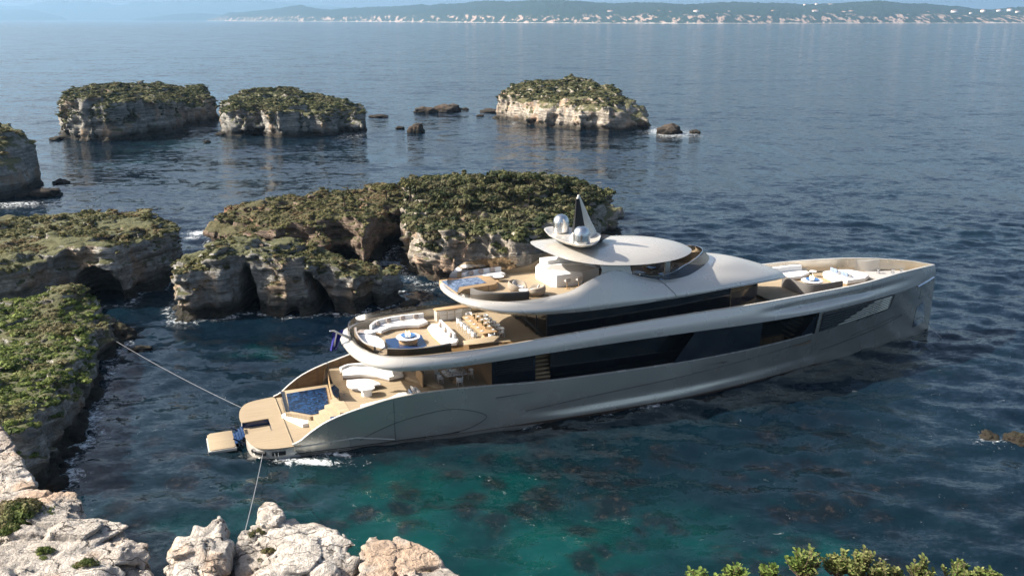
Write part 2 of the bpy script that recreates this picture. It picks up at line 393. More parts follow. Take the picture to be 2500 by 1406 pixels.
rock('headland', 'rocky ridge with rust coloured cliffs and low scrub running left from the wooded bluff', 'headland',
     W((503, 598), (530, 622), (600, 655), (690, 672), (710, 650), (735, 650), (760, 672), (800, 668), (835, 635), (860, 640), (885, 674), (912, 668), (935, 630), (960, 600), (1000, 590), (1000, 520), (940, 515), (800, 528), (560, 560)),
     T((512, 566, 130), (560, 534, 134), (650, 514, 136), (740, 503, 138), (790, 528, 124), (860, 501, 138), (870, 520, 124), (980, 482, 138), (950, 505, 130), (650, 552, 122), (560, 578, 124), (720, 542, 121)),
     0.33, M_RED, scrub=dict(r=.38, dens=2.6, thr=-.35, mat=M_SCRUB, cl=CL_LOW, zmin=3.5, szmin=3.0, sthr=0.3, sden=.3, seed=5, nz=.68),
     gully=1.9, gscale=4.5, lean=.10, topn=.5, seed=17, notch=.9, rough=.5, k=.6, dome=(.5, 3), cells=((3.0, 1.3, .5, .045), (1.2, .35, .18, .06)),
     caves=[((at(945, 660)[0], 119, 0), (2.6, 7, 4.2), 0.1, 0), ((at(830, 650)[0], 118.5, 0), (2.6, 4, 1.6), 0, 0)])
rock('bluff', 'big wooded bluff with a pale craggy cliff face right behind the yacht mast', 'headland',
     W((985, 640), (990, 662), (1003, 678), (1030, 692), (1075, 690), (1110, 696), (1180, 690), (1300, 700), (1420, 650), (1515, 562), (1490, 530), (1380, 505), (1100, 505), (985, 512), (968, 560)),
     T((990, 500, 134), (1060, 470, 138), (1010, 545, 121), (1030, 525, 124), (1120, 545, 119), (1250, 456, 138), (1250, 535, 120), (1160, 500, 128), (1380, 466, 139), (1440, 492, 140), (1490, 545, 138), (1350, 520, 128)),
     0.33, M_PALE, scrub=dict(low=.9, r=.62, dens=1.5, thr=-.6, mat=M_FOREST, cl=CL_LOW, zmin=4, szmin=3.5, sthr=0.28, sden=.35, seed=15, nz=.6),
     gully=2.2, gscale=4.5, lean=.16, topn=.5, seed=19, notch=.9, rough=.7, k=.7, dome=(.8, 3.5), cells=((3.0, 1.0, .5, .05), (1.2, .35, .2, .06)))
rock('sea_stack', 'cream rock wall with dark upright slits and a scrub crest, astern of the yacht', 'rock arch',
     W((420, 752), (427, 783), (470, 785), (560, 775), (592, 765), (635, 765), (700, 772), (760, 768), (800, 762), (870, 766), (900, 752), (940, 752), (985, 733), (972, 712), (900, 712), (700, 716), (520, 725), (440, 733)),
     T((460, 634, 101.5), (520, 598, 103), (600, 580, 104), (632, 592, 104), (660, 598, 103), (720, 612, 103), (800, 632, 103), (880, 652, 104), (945, 664, 104), (972, 690, 103), (450, 660, 100), (560, 615, 99), (690, 640, 98)),
     0.26, M_LIME, scrub=dict(r=.31, dens=4.0, thr=-.16, cl=CL_LOW, zmin=2.6, szmin=2.2, sthr=.5, sden=.3, seed=6, nz=.62), dome=(.4, 1.8), cells=((2.3, 1.1, .45, .045), (.9, .3, .16, .06)), gully=.95, gscale=3.2, lean=.10, topn=.35, seed=23, k=.5, strata=.36, rough=.32, rscale=1.6,
     caves=[((at(612, 765)[0], 98.5, 0.6), (1.05, 7, 5.0), -0.05, .1), ((at(795, 762)[0], 98.5, 0.3), (.95, 7, 4.6), -.42, .05), ((at(906, 755)[0], 99.5, 0), (.5, 4, 2.4), -.1, 0), ((at(715, 770)[0], 97.5, 0), (.8, 3, 1.2), 0, 0), ((at(845, 765)[0], 97.5, .4), (.22, 2, 2.2), -.35, 0)])
rock('arch_cliff', 'grey layered cliff at the left edge pierced by a wide dark sea cave', 'sea cliff',
     W((-190, 800), (0, 790), (110, 765), (180, 742), (250, 748), (312, 742), (340, 715), (395, 703), (440, 675), (438, 648), (360, 622), (200, 622), (0, 645), (-190, 660)),
     T((-120, 590, 112), (0, 592, 110), (60, 578, 112), (120, 565, 113), (225, 552, 114), (330, 548, 114), (370, 570, 112), (400, 562, 113), (432, 562, 114), (20, 605, 106), (230, 585, 107), (330, 580, 108)),
     0.28, M_LIME, scrub=dict(r=.33, dens=3.6, thr=-.12, cl=CL_LOW, zmin=4.2, szmin=3.5, sthr=.35, sden=.25, seed=7, nz=.65), k=.6, dome=(.4, 2), cells=((2.7, 1.1, .45, .045), (1.0, .3, .16, .06)), gully=1.0, gscale=4, lean=.02, topn=.45, seed=29, notch=.9, strata=.38,
     caves=[((at(236, 745)[0], 101.5, .4), (3.0, 7.5, 4.3), .1, .15), ((at(300, 742)[0], 101.5, 1.0), (1.3, 2.2, 3.0), .25, 0)])
rock('sea_cliff', 'near cliff at left with bright green scrub on top and a steep shaded grey face', 'sea cliff',
     W((300, 838), (262, 880), (255, 925), (228, 985), (212, 1040), (185, 1100), (130, 1185), (70, 1215), (-260, 1230), (-330, 1000), (-220, 860), (0, 800), (130, 775), (262, 792)),
     T((188, 692, 95), (150, 712, 93), (215, 745, 92), (245, 790, 90), (60, 745, 92), (0, 775, 90), (150, 800, 83), (125, 870, 75), (105, 960, 66), (40, 1010, 61), (-40, 1000, 62), (-60, 820, 84), (-200, 850, 82), (92, 1060, 57.5), (60, 1120, 55.5), (-200, 1020, 60)),
     0.24, M_LIME, scrub=dict(r=.40, dens=3.0, thr=-.4, zmin=2.3, szmin=2.3, sthr=.4, sden=.3, seed=8, mat=M_LUSH, nz=.62, cl=CL_LOW + CL_MED), dome=(.8, 2), cells=((2.3, 1.1, .45, .045), (.9, .3, .16, .06)), gully=.95, gscale=3.2, lean=.16, topn=.4, seed=37, strata=.3, rough=.4,
     caves=[((at(215, 870)[0], 82.5, .2), (.8, 3, 2.6), -.2, .9)])
rock('boulder', 'low pale rock tip showing above the scrub of the arch cliff at the left edge', 'rock',
     W((-60, 640), (30, 632), (72, 622), (60, 605), (-60, 610)), T((-40, 555, 122), (30, 556, 122), (66, 570, 122), (0, 575, 119)), .3, M_PALE, gully=.8, lean=.1, seed=41)

# ---- boulders ---------------------------------------------------------------------
def ico(sub):
    b = bmesh.new(); bmesh.ops.create_icosphere(b, subdivisions=sub, radius=1.0)
    v = np.array([x.co[:] for x in b.verts]); f = np.array([[x.index for x in p.verts] for p in b.faces]); b.free(); return v, f
IC3, IC4 = ico(3), ico(4)
def boulder(label, p, sx, sy, sz, mat=None, seed=0, group=None, sub=3, sharp=0.5, rz=0.0, cat='rock', name='boulder'):
    v, f = IC4 if sub == 4 else IC3
    d = 1 + 0.34 * fbm(v * 1.3 + seed * 7.7, 3) + sharp * 0.35 * np.abs(perlin(v * 2.3 + seed * 3.3))
    u = v * d[:, None] * np.array([sx, sy, sz]); c, s = math.cos(rz), math.sin(rz)
    u = np.stack([u[:, 0] * c - u[:, 1] * s, u[:, 0] * s + u[:, 1] * c, u[:, 2]], 1)
    o = link(name, np_mesh(name, u, tris=f, smooth=True), mat or M_DARKROCK)
    o.location = (p[0], p[1], p[2] + sz * 0.12); tag(o, label, cat, group); return o
SM = [  # px, py (waterline centre), half width px, height/width, label
    (1042, 275, 26, .42, 'left of two low dark rocks awash between the humped and dome islands'),
    (1095, 272, 31, .45, 'larger rounded dark rock just right of the other low rock in open water'),
    (1136, 268, 10, .4, 'tiny dark rock at the right tip of the larger low rock'),
    (925, 286, 26, .18, 'flat reef rock barely above water right of the stone pillar'),
    (977, 315, 11, .5, 'small round dark rock left of the pointed rock'),
    (1018, 324, 19, .95, 'pointed wedge shaped rock standing alone in open water'),
    (505, 349, 9, .55, 'small dark rock in the channel below the two left islands'),
    (460, 326, 10, .3, 'flat dark rock at the right foot of the far left island'),
    (1200, 274, 26, .25, 'low reef running out from the left end of the dome island'),
    (1172, 284, 8, .4, 'little dark rock left of the dome island'),
    (1635, 326, 30, .62, 'dark rock in white foam right of the dome island'),
    (1696, 325, 17, .35, 'small outermost dark rock in foam right of the dome island'),
    (1560, 312, 22, .7, 'brown rock leaning on the right foot of the dome island'),
    (150, 448, 20, .4, 'dark rock off the grey cliff at the left edge'),
    (112, 476, 34, .4, 'broad dark reef rock below the grey cliff at the left edge'),
    (62, 478, 20, .35, 'dark rock touching the grey cliff at the left edge'),
    (140, 341, 18, .35, 'dark shelf rock at the left foot of the far left island'),
    (535, 292, 22, .3, 'dark rock spur at the right end of the far left island'),
    (545, 330, 18, .35, 'dark rock spur at the left foot of the humped island'),
    (545, 579, 22, .5, 'brown rock in white surf at the left tip of the ridge'),
    (455, 660, 34, .75, 'dark rock mound in the gap between the arch cliff and the ridge'),
    (495, 650, 24, .8, 'dark rock mound under the left tip of the ridge'),
    (300, 822, 34, .8, 'dark brown boulder at the foot of the near left cliff'),
    (345, 855, 26, .35, 'low brown rock awash right of the near left cliff boulder'),
    (1000, 743, 26, .35, 'orange brown rock in the water behind the upper deck'),
    (2418, 1068, 24, .5, 'spiky brown rock awash near the right edge'),
    (2488, 1082, 34, .75, 'brown rock cut off by the right edge of the picture'),
    (1700, 990, 10, .12, 'sunken rock')]
for i, (px, py, hw, asp, lab) in enumerate(SM[:-1]):
    p = at(px, py); r = hw / FPX * p[1] * 1.02
    orange = 'orange' in lab
    boulder(lab, p, r, r * .75, r * asp * .95, M_RED if orange or 'brown' in lab else M_DARKROCK, seed=i, sharp=.9, rz=i * .7, sub=4)
for i in range(17):
    px = 215 - i * 5.5 + random.uniform(-26, 26); py = 1005 + i * 11.5 + random.uniform(-10, 10)
    p = at(px, py); r = random.uniform(.28, .6)
    boulder('dark stone awash in foam at the foot of the near left cliff', p, r * 1.2, r, r * .7, M_DARKROCK, seed=60 + i, group='dark stones awash below the near cliff', rz=i)

# ---- foreground cliff-top rocks ----------------------------------------------------
def fore(label, outline, z, tops, res=.095, name='cliff_rock', mat=None, **kw):
    foot = [at(x, y, z)[:2] for x, y in outline]
    tp = [tuple(at(x, y, zz)) for x, y, zz in tops]
    d = dict(lean=.05, gully=.22, gscale=2.2, strata=.20, rough=.10, rscale=.9, k=.25, topn=.10, notch=0.0, grow=.22, base=-1.2, cells=((1.9, .80, .22, .045), (.8, .15, .07, .05)))
    d.update(kw)
    return rock(name, label, 'rock', foot, tp, res, mat or M_FORE, **d)
fore('upright pale rock block cut off by the left edge below the near cliff', [(-90, 1060), (20, 1035), (70, 1090), (112, 1180), (110, 1225), (40, 1260), (-90, 1260)], 7.0,
     [(10, 1040, 8.0), (60, 1090, 7.6), (95, 1180, 7.0), (-40, 1200, 7.4), (30, 1200, 7.2)], seed=3, lean=.12)
fore('broad pale layered ledge at lower left with bushes growing on it', [(-120, 1222), (10, 1205), (90, 1192), (190, 1212), (222, 1250), (248, 1265), (250, 1300), (200, 1330), (60, 1330), (-120, 1340)], 8.0,
     [(0, 1230, 8.1), (120, 1215, 8.1), (215, 1265, 7.9), (150, 1290, 8.3), (40, 1300, 8.5)], seed=6)
fore('cracked pale rock terrace in the lower left corner', [(-120, 1320), (60, 1310), (190, 1300), (262, 1280), (305, 1300), (318, 1330), (362, 1325), (384, 1370), (404, 1410), (410, 1520), (-120, 1520)], 7.6,
     [(60, 1340, 8.1), (200, 1310, 7.9), (290, 1300, 7.7), (300, 1350, 7.7), (350, 1380, 7.2), (200, 1390, 8.2), (100, 1410, 8.4), (0, 1400, 8.4), (330, 1420, 7.4)], seed=9)
fore('jagged upright rock fingers between the left terrace and the mooring line', [(405, 1350), (430, 1318), (455, 1322), (462, 1290), (500, 1295), (530, 1270), (556, 1275), (560, 1330), (552, 1400), (540, 1500), (400, 1500)], 7.2,
     [(430, 1325, 7.8), (470, 1300, 8.2), (500, 1310, 7.5), (540, 1280, 8.3), (550, 1340, 7.3), (480, 1380, 7.8), (420, 1410, 8)], seed=12, res=.1, gully=.15)
fore('small knobbly boulder with dry plants, topmost of the centre outcrop', [(624, 1250), (650, 1236), (694, 1242), (706, 1272), (680, 1296), (630, 1296)], 7.2, [(650, 1250, 7.7), (685, 1252, 7.6), (660, 1275, 7.4)], seed=15, res=.09, gully=.06, cells=((.5, .16, .08, .07),), base=6.0)
fore('rounded pale slab behind the cracked centre outcrop', [(650, 1310), (690, 1262), (725, 1255), (735, 1272), (790, 1275), (812, 1308), (760, 1330), (690, 1325)], 7.2, [(700, 1275, 7.4), (760, 1282, 7.5), (800, 1305, 7.3), (680, 1310, 7.3)], seed=18, res=.11)
fore('large cracked pale outcrop at bottom centre where the mooring line ends', [(562, 1325), (585, 1300), (618, 1282), (700, 1280), (715, 1305), (760, 1302), (812, 1300), (850, 1320), (862, 1350), (882, 1372), (878, 1420), (860, 1520), (575, 1520)], 7.0,
     [(590, 1312, 7.3), (650, 1315, 7.3), (720, 1330, 7.7), (800, 1315, 7.6), (850, 1350, 7.1), (790, 1380, 7.6), (700, 1390, 7.7), (620, 1360, 6.9), (590, 1400, 6.8), (860, 1400, 7)], seed=21)
fore('wedge shaped rock right of the cracked centre outcrop', [(876, 1370), (892, 1322), (920, 1312), (950, 1325), (972, 1345), (968, 1410), (960, 1500), (868, 1500)], 6.8, [(912, 1330, 7.2), (950, 1350, 6.95), (915, 1390, 7.1)], seed=24, res=.1, gully=.1, cells=((.9, .25, .12, .07),))
fore('rightmost pale foreground outcrop sloping into the teal water', [(950, 1345), (968, 1330), (1000, 1338), (1040, 1352), (1075, 1362), (1110, 1380), (1132, 1406), (1140, 1500), (945, 1500)], 6.6, [(970, 1345, 6.9), (1020, 1355, 6.9), (1070, 1375, 6.8), (1120, 1400, 6.5), (1000, 1400, 6.9)], seed=27)

# low bushes on the ledges: one thing each
def bush(label, p, r, n, mat, leaf_cl, seed, group=None, flat=.5):
    rng = np.random.default_rng(seed); pts = rng.normal(size=(n, 3)) * np.array([r * .42, r * .42, 0]); pts[:, 2] = (1 - (pts[:, 0] ** 2 + pts[:, 1] ** 2) / r ** 2) * r * flat - .15
    root = empty('bush', p); tag(root, label, 'bush', group)
    foliage_obj('foliage', leaf_cl, pts, r * (.22 + .2 * rng.random(n)), mat, root, rng)
    mb_v = []; mb_q = []
    for i in range(9):
        a = rng.random() * 6.28; e = np.array([math.cos(a) * r * .5, math.sin(a) * r * .5, r * flat * .7]); o = len(mb_v) * 1
        s = np.array([-math.sin(a), math.cos(a), 0]) * r * .025; b0 = np.array([0, 0, -.25])
        mb_v += [b0 - s, b0 + s, e + s * .5, e - s * .5]; mb_q.append([o, o + 1, o + 2, o + 3])
    link('stem', np_mesh('stem', np.array(mb_v), mb_q), M_BARK, root)
    return root
bush('wide bright green bush on the pale ledge at the left edge', at(45, 1262, 8.2), 1.5, 34, M_LUSH, CL_FINE, 1, flat=.4)
bush('green bush hanging lower at the left edge below the wide bush', at(25, 1300, 8.3), .8, 16, M_LUSH, CL_FINE, 2)
bush('dense round green bush on the lower left terrace', at(212, 1382, 8.1), .62, 14, M_LUSH, CL_FINE, 3, flat=.6)
bush('smaller green bush left of the dense round one', at(108, 1352, 8.1), .6, 12, M_LUSH, CL_FINE, 4, flat=.6)
bush('dry olive tuft beside the mooring line on the centre outcrop', at(625, 1300, 7.3), .45, 9, M_SCRUB, CL_FINE, 5)
bush('brownish dry tuft in the cracks of the centre outcrop', at(655, 1350, 7.1), .5, 9, M_SCRUB, CL_FINE, 6)
bush('low olive tuft on the rightmost foreground outcrop', at(1045, 1388, 6.8), .4, 8, M_SCRUB, CL_FINE, 7)

# ---- trees standing free on the ridges ----------------------------------------------
def tube_np(path, rad, seg=7):
    V = []; Q = []
    for i, p in enumerate(path):
        d = np.array(path[min(i + 1, len(path) - 1)]) - np.array(path[max(i - 1, 0)]); d = d / (np.linalg.norm(d) + 1e-9)
        a = np.cross(d, [0.3, 0.5, 0.81]); a /= np.linalg.norm(a); b = np.cross(d, a); r = rad[i] if hasattr(rad, '__len__') else rad
        for k in range(seg):
            t = 6.28318 * k / seg; V.append(np.array(p) + r * (a * math.cos(t) + b * math.sin(t)))
        if i:
            for k in range(seg):
                o = (i - 1) * seg; Q.append([o + k, o + (k + 1) % seg, o + seg + (k + 1) % seg, o + seg + k])
    return np.array(V), np.array(Q)
def tree(label, p, h, r, seed, mat=M_FOREST, flat=.5, group=None):
    rng = np.random.default_rng(seed); root = empty('tree', p); tag(root, label, 'tree', group)
    V, Q = tube_np([(0, 0, -.6), (.05 * h, 0, h * .35), (0, .03 * h, h * .7)], [.07 * h, .05 * h, .025 * h]); Vs = [V]; Qs = [Q]; o = len(V)
    for i in range(6):
        a = i * 1.05 + rng.random(); V, Q = tube_np([(.03 * h, 0, h * .4), (math.cos(a) * r * .4, math.sin(a) * r * .4, h * .62), (math.cos(a) * r * .75, math.sin(a) * r * .75, h * .75)], [.03 * h, .02 * h, .008 * h], 5)
        Vs.append(V); Qs.append(Q + o); o += len(V)
    link('trunk', np_mesh('trunk', np.concatenate(Vs), np.concatenate(Qs), smooth=True), M_BARK, root)
    n = 26; a = rng.random(n) * 6.28; rr = np.sqrt(rng.random(n)) * r * .8
    pts = np.stack([np.cos(a) * rr, np.sin(a) * rr, h * .72 + (1 - (rr / r) ** 2) * h * .2 + rng.normal(size=n) * h * .03], 1)
    foliage_obj('crown', CL_MED, pts, r * (.2 + .18 * rng.random(n)), mat, root, rng)
    return root
tree('flat topped small tree alone on the bare crest of the ridge', atD(840, 500, 136), 2.0, 1.35, 1)
tree('brown umbrella shaped tree on the ridge crest, left of the pair by the forest', atD(942, 486, 137), 2.0, 1.9, 2, M_SCRUB)
tree('umbrella shaped tree on the ridge crest touching the forest', atD(1000, 481, 137), 2.4, 1.9, 3, M_SCRUB)
tree('tiny lone tree on top of the arch cliff', atD(225, 560, 113), 1.4, .8, 4)
for i, (px, py, D, r) in enumerate([(1060, 470, 136, 2.0), (1110, 462, 137, 2.2), (1165, 455, 137, 2.2), (1225, 448, 138, 2.4), (1290, 450, 138, 2.2), (1350, 456, 138, 2.1), (1410, 468, 139, 2.0), (1085, 490, 130, 2.0), (1150, 482, 131, 2.2), (1220, 476, 132, 2.0), (1290, 482, 131, 2.2), (1130, 510, 125, 1.9), (1200, 505, 126, 2.0), (1040, 505, 127, 1.8)]):
    tree('round crowned evergreen in the wood on top of the big bluff behind the mast', atD(px, py + 10, D), 2.1, r, 30 + i, flat=.6, group='evergreens on the bluff')

# ---- shrub ledge right under the camera ----------------------------------------------
M_SOIL = plain('dry soil', (0.20, 0.13, 0.085), 0.95, vary=.5, vscale=9)
led = [(-14, -12), (14, -12), (14, 3), (at(2600, 1420, 27)[0], at(2600, 1420, 27)[1]), at(2440, 1402, 27)[:2], at(2250, 1408, 27)[:2], at(2080, 1384, 27)[:2], at(1960, 1378, 27)[:2], at(1860, 1400, 27)[:2], at(1660, 1410, 27)[:2], (.5, 4.5), (-14, 4)]
v, q = rock_mesh(led, [(x, y, 27.0 if (y > 5 or x > 2) else 25.5) for x, y in led], .33, lean=.03, gully=.15, strata=.2, rough=.16, topn=.06, k=.35, notch=0, base=-1.2, seed=51)
tag(link('viewpoint_cliff', np_mesh('viewpoint_cliff', v, q, smooth=True), M_SOIL), 'brown soil cliff edge in the bottom right corner carrying leafy shrubs', 'cliff')
M_LEAF = leaf_mat('glossy green leaf', (0.055, 0.10, 0.022), (0.21, 0.28, 0.065), (0.22, 0.20, 0.09))
def leafy(label, p, h, w, ns, seed, leaf=.046):
    rng = np.random.default_rng(seed); root = empty('leafy_shrub', p); tag(root, label, 'shrub')
    SV = []; SQ = []; so = 0; LV = []; LQ = []; LT = []; lo = 0
    for s in range(int(ns * 1.5)):
        a = rng.random() * 6.28; R = w * rng.random() ** .7; hh = h * (.35 + .75 * rng.random() ** 1.3) * (1 - .5 * (R / w) ** 2)
        tip = np.array([math.cos(a) * R, math.sin(a) * R, hh]); b0 = np.array([math.cos(a) * R * .35, math.sin(a) * R * .35, -.05]); mid = (tip + b0) / 2 + rng.normal(size=3) * .02
        V, Q = tube_np([b0, mid, tip], [.006, .005, .003], 5); SV.append(V); SQ.append(Q + so); so += len(V)
        for k in range(13):
            t = .3 + .7 * (k + rng.random()) / 13; c = b0 * (1 - t) ** 2 + 2 * mid * t * (1 - t) + tip * t * t
            az = k * 2.4 + rng.random(); el = .2 + .9 * rng.random(); d = np.array([math.cos(az) * math.cos(el), math.sin(az) * math.cos(el), math.sin(el)])
            sd = np.cross(d, [0, 0, 1.0]); sd /= np.linalg.norm(sd); up = np.cross(sd, d); L = leaf * (.6 + .7 * rng.random())
            pr = [(0, 0, 0), (.35, .26, .05), (.75, .27, .04), (1, 0, -.05), (.75, -.27, .04), (.35, -.26, .05)]
            LV += [c + d * L * u + sd * L * vv + up * L * ww for u, vv, ww in pr]
            LQ += [[lo, lo + 1, lo + 2, lo + 3], [lo, lo + 3, lo + 4, lo + 5]]; LT += [np.clip(.5 + .25 * rng.normal(), 0, 1)] * 6; lo += 6
    link('stem', np_mesh('stem', np.concatenate(SV), np.concatenate(SQ), smooth=True), M_BARK, root)
    me = np_mesh('foliage', np.array(LV), LQ); fattr(me, 'tint', LT); link('foliage', me, M_LEAF, root)
    return root
for i, (px, py, h, wd, ns, lab) in enumerate([
    (1960, 1396, .27, .19, 40, 'tallest leafy shrub, left of centre on the bottom right cliff edge'),
    (2040, 1392, .17, .12, 20, 'short leafy shrub in the hollow between the two tall shrubs at bottom right'),
    (2100, 1398, .25, .24, 50, 'widest bushy shrub in the middle of the bottom right cliff edge'),
    (2248, 1412, .22, .13, 22, 'upright leafy shrub right of the widest one at the bottom edge'),
    (2345, 1420, .20, .17, 26, 'leafy shrub near the right end of the bottom right cliff edge'),
    (2410, 1424, .14, .13, 18, 'low rightmost leafy shrub of the bottom edge'),
    (1880, 1412, .15, .12, 18, 'low shrub at the left foot of the tallest shrub'),
    (1795, 1414, .17, .13, 16, 'spindly shrub with bare twigs on the bottom edge'),
    (1710, 1420, .12, .15, 16, 'low leftmost shrub of the bottom right cliff edge'),
    (2180, 1414, .11, .12, 14, 'small leafy sprig right of the widest shrub')]):
    leafy(lab, at(px, py, 26.95), h, wd, ns, 70 + i)

# ---- far coast -----------------------------------------------------------------------
def interp(pts, x): a = np.array(pts); return np.interp(x, a[:, 0], a[:, 1])
def hill_mat(name, cliff):
    k = N(name); P = k.pos(); z = k.sep(P, 2)
    c = k.mix(k.noise(.02, 4, .7), (0.010, 0.022, 0.018), (0.032, 0.050, 0.034))
    if cliff:
        m = k.math('MULTIPLY', k.ramp(k.noise(.022, 4, .6, stretch=(1, .3, 1.2)), .52, .60), k.ramp(k.math('ADD', z, k.math('MULTIPLY', k.noise(.006, 2), -70)), 28, 12))
        c = k.mix(m, c, k.mix(k.noise(.05, 2), (0.27, 0.18, 0.135), (0.40, 0.31, 0.255)))
        c = k.mix(k.ramp(k.math('ADD', z, k.math('MULTIPLY', k.noise(.012, 2), -16)), -2.5, -6.5, 0, .6), c, (.5, .46, .42))
    return k.done(c, .95, spec=.1, nrm=k.bump(k.noise(.03, 4, .7), 20, .8))
M_HILL = hill_mat('wooded coast', True); M_MOUNT = hill_mat('distant mountain', False)
def hills(name, ridge, shore, depth, mat, nx, lab, steep=.35, amp=.10, seed=0, cat=None):
    px = np.linspace(ridge[0][0], ridge[-1][0], nx); rows = np.concatenate([np.linspace(0, .12, 6), np.linspace(.16, 1, 16), [1.25, 1.7, 2.3]])
    V = np.zeros((nx, len(rows), 3))
    for i, x in enumerate(px):
        s = at(x, interp(shore, x)); r = atD(x, interp(ridge, x), s[1] + depth)
        for j, t in enumerate(rows):
            X = s[0] + (r[0] - s[0]) * t; Y = s[1] + depth * t
            g = (steep * min(1, t / .12) + (1 - steep) * max(0, (t - .12) / .88) ** .75) if t <= 1 else max(0, 1 - (t - 1) * .8)
            V[i, j] = (X, Y, r[2] * g)
    P = V.reshape(-1, 3); d = amp * fbm(np.stack([P[:, 0], P[:, 1], np.full(len(P), seed)], 1) / (depth * .35), 4)
    P[:, 2] = np.maximum(P[:, 2] * (1 + d * (P[:, 2] > 1)) + np.where(P[:, 2] > 20, RNG.normal(size=len(P)) * 2.0, 0), -1)
    P[np.arange(nx) * len(rows), 2] = -1
    I = np.arange(nx * len(rows)).reshape(nx, -1); q = np.stack([I[:-1, :-1], I[1:, :-1], I[1:, 1:], I[:-1, 1:]], -1).reshape(-1, 4)
    o = link(name, np_mesh(name, P, q, smooth=True), mat); tag(o, lab, kind='structure'); return o
hills('hills', [(505, 49), (530, 42), (560, 31), (640, 26), (680, 20), (735, 15), (800, 23), (900, 19), (1000, 14), (1090, 10), (1200, 6), (1300, 2), (1400, 1), (1500, 8), (1600, 7), (1700, 8), (1860, 7), (1960, 10), (2060, 5), (2150, 1), (2250, 9), (2350, 19), (2420, 25), (2500, 18), (2700, 16)],
      [(505, 52), (900, 54), (1300, 57), (1700, 58.5), (2700, 57)], 1500, M_HILL, 420, 'blue green wooded headland with pink cliffs across the bay', seed=2)
hills('mountains', [(-300, 4), (-100, 12), (0, 13), (60, 16), (90, 6), (130, 1), (200, 3), (290, 11), (330, 5), (450, 3), (560, -1), (660, 3), (720, 10), (800, 16), (900, 22)], [(-300, 50), (900, 50)], 1800, M_MOUNT, 160, 'pale blue mountain range fading in haze at far left', steep=.1, seed=5)
hills('hills', [(-300, 20), (-60, 22), (0, 24), (55, 23), (105, 30), (150, 40), (165, 49)], [(-300, 50.6), (165, 50.6)], 2200, M_MOUNT, 60, 'low hazy hill at the left edge in front of the mountains', steep=.15, seed=7)
hills('hills', [(320, 49), (345, 44), (390, 39), (450, 33), (480, 31), (540, 37), (580, 40), (640, 48)], [(320, 50.8), (640, 51)], 1600, M_MOUNT, 60, 'low hazy headland in front of the mountains, left of the wooded coast', steep=.2, seed=9)
M_HOUSE = plain('white house wall', (.6, .57, .53), .8); M_ROOF = plain('terracotta roof', (.42, .22, .15), .8)
M_STONEHOUSE = plain('cream house wall', (.72, .62, .52), .8)
def house(p, w, d, h, rz, mat):
    v = [(-w, -d, -h), (w, -d, -h), (w, d, -h), (-w, d, -h), (-w, -d, h), (w, -d, h), (w, d, h), (-w, d, h)]
    root = empty('house', p, rz); tag(root, 'white house among trees on the wooded coast across the bay', 'house', 'houses on the far coast')
    link('wall', np_mesh('wall', v, [(0, 1, 5, 4), (1, 2, 6, 5), (2, 3, 7, 6), (3, 0, 4, 7), (4, 5, 6, 7)]), mat, root)
    e = 1.12; r = [(-w * e, -d * e, h + .1), (w * e, -d * e, h + .1), (w * e, d * e, h + .1), (-w * e, d * e, h + .1), (-w * .6, 0, h * 1.5), (w * .6, 0, h * 1.5)]
    link('roof', np_mesh('roof', r, [(0, 1, 5, 4), (2, 3, 4, 5), (3, 2, 1, 0)], [(1, 2, 5), (3, 0, 4)]), M_ROOF, root)
for i, (px, py) in enumerate([(1965, 13), (1993, 11), (2027, 13), (2060, 32), (2078, 30), (2094, 33), (2105, 31), (2205, 32), (2225, 35), (2265, 31), (2300, 34), (2370, 33), (2400, 28), (2440, 27), (2465, 26), (2485, 30), (1860, 34), (1832, 35), (1780, 30), (1720, 33), (1700, 29), (1668, 34), (1640, 32), (1610, 29), (1590, 33), (1560, 30), (1540, 34), (1510, 32), (1490, 30), (1455, 33), (1430, 31), (1400, 36), (1250, 38), (1180, 36), (1990, 29), (2015, 33), (1890, 30), (1915, 36), (1945, 34), (2130, 34), (2155, 29), (2330, 29)]):
    D = at(px, interp([(505, 52), (900, 54), (1300, 57), (1700, 58.5), (2700, 57)], px))[1] + (1250 if py < 20 else 420)
    p = atD(px, py, D); s = random.uniform(7, 15)
    house(p, s * random.uniform(1, 1.9), s * .8, s * .55, random.uniform(-.4, .4), M_HOUSE if i % 3 else M_STONEHOUSE)

# ---- the sea: one sheet, real swell near by, ripples in the surface -----------------------
def axis(a, b, st, far, gr=1.25):
    c = list(np.arange(a, b, st)); s = st; x = b
    while x < far: c.append(x); s *= gr; x += s
    c.append(far); s = st; x = a - st; lo = []
    while x > -far: lo.append(x); s *= gr; x -= s
    lo.append(-far); return np.array(lo[::-1] + c)
sx = axis(-60, 90, .55, 24000); sy = axis(40, 150, .55, 24000)
SX, SY = np.meshgrid(sx, sy, indexing='ij')
fade = np.clip((260 - np.hypot(SX * .8, SY - 60)) / 160, 0, 1)
H = np.zeros_like(SX); r = np.random.default_rng(5)
for i in range(34):
    L = 1.9 * 1.10 ** (i % 18) + r.random(); a = math.radians(-97 + r.normal() * 34); kk = 6.283 / L
    H += 0.0120 * L ** .55 * np.sin(kk * (SX * math.cos(a) + SY * math.sin(a)) + r.random() * 6.28)
H *= fade * (0.6 + 0.8 * (fbm(np.stack([SX.ravel(), SY.ravel(), 0 * SX.ravel()], 1) / 19.0, 2).reshape(SX.shape) + .4).clip(0, 1))
teal = np.zeros_like(SX); foam = np.zeros_like(SX)
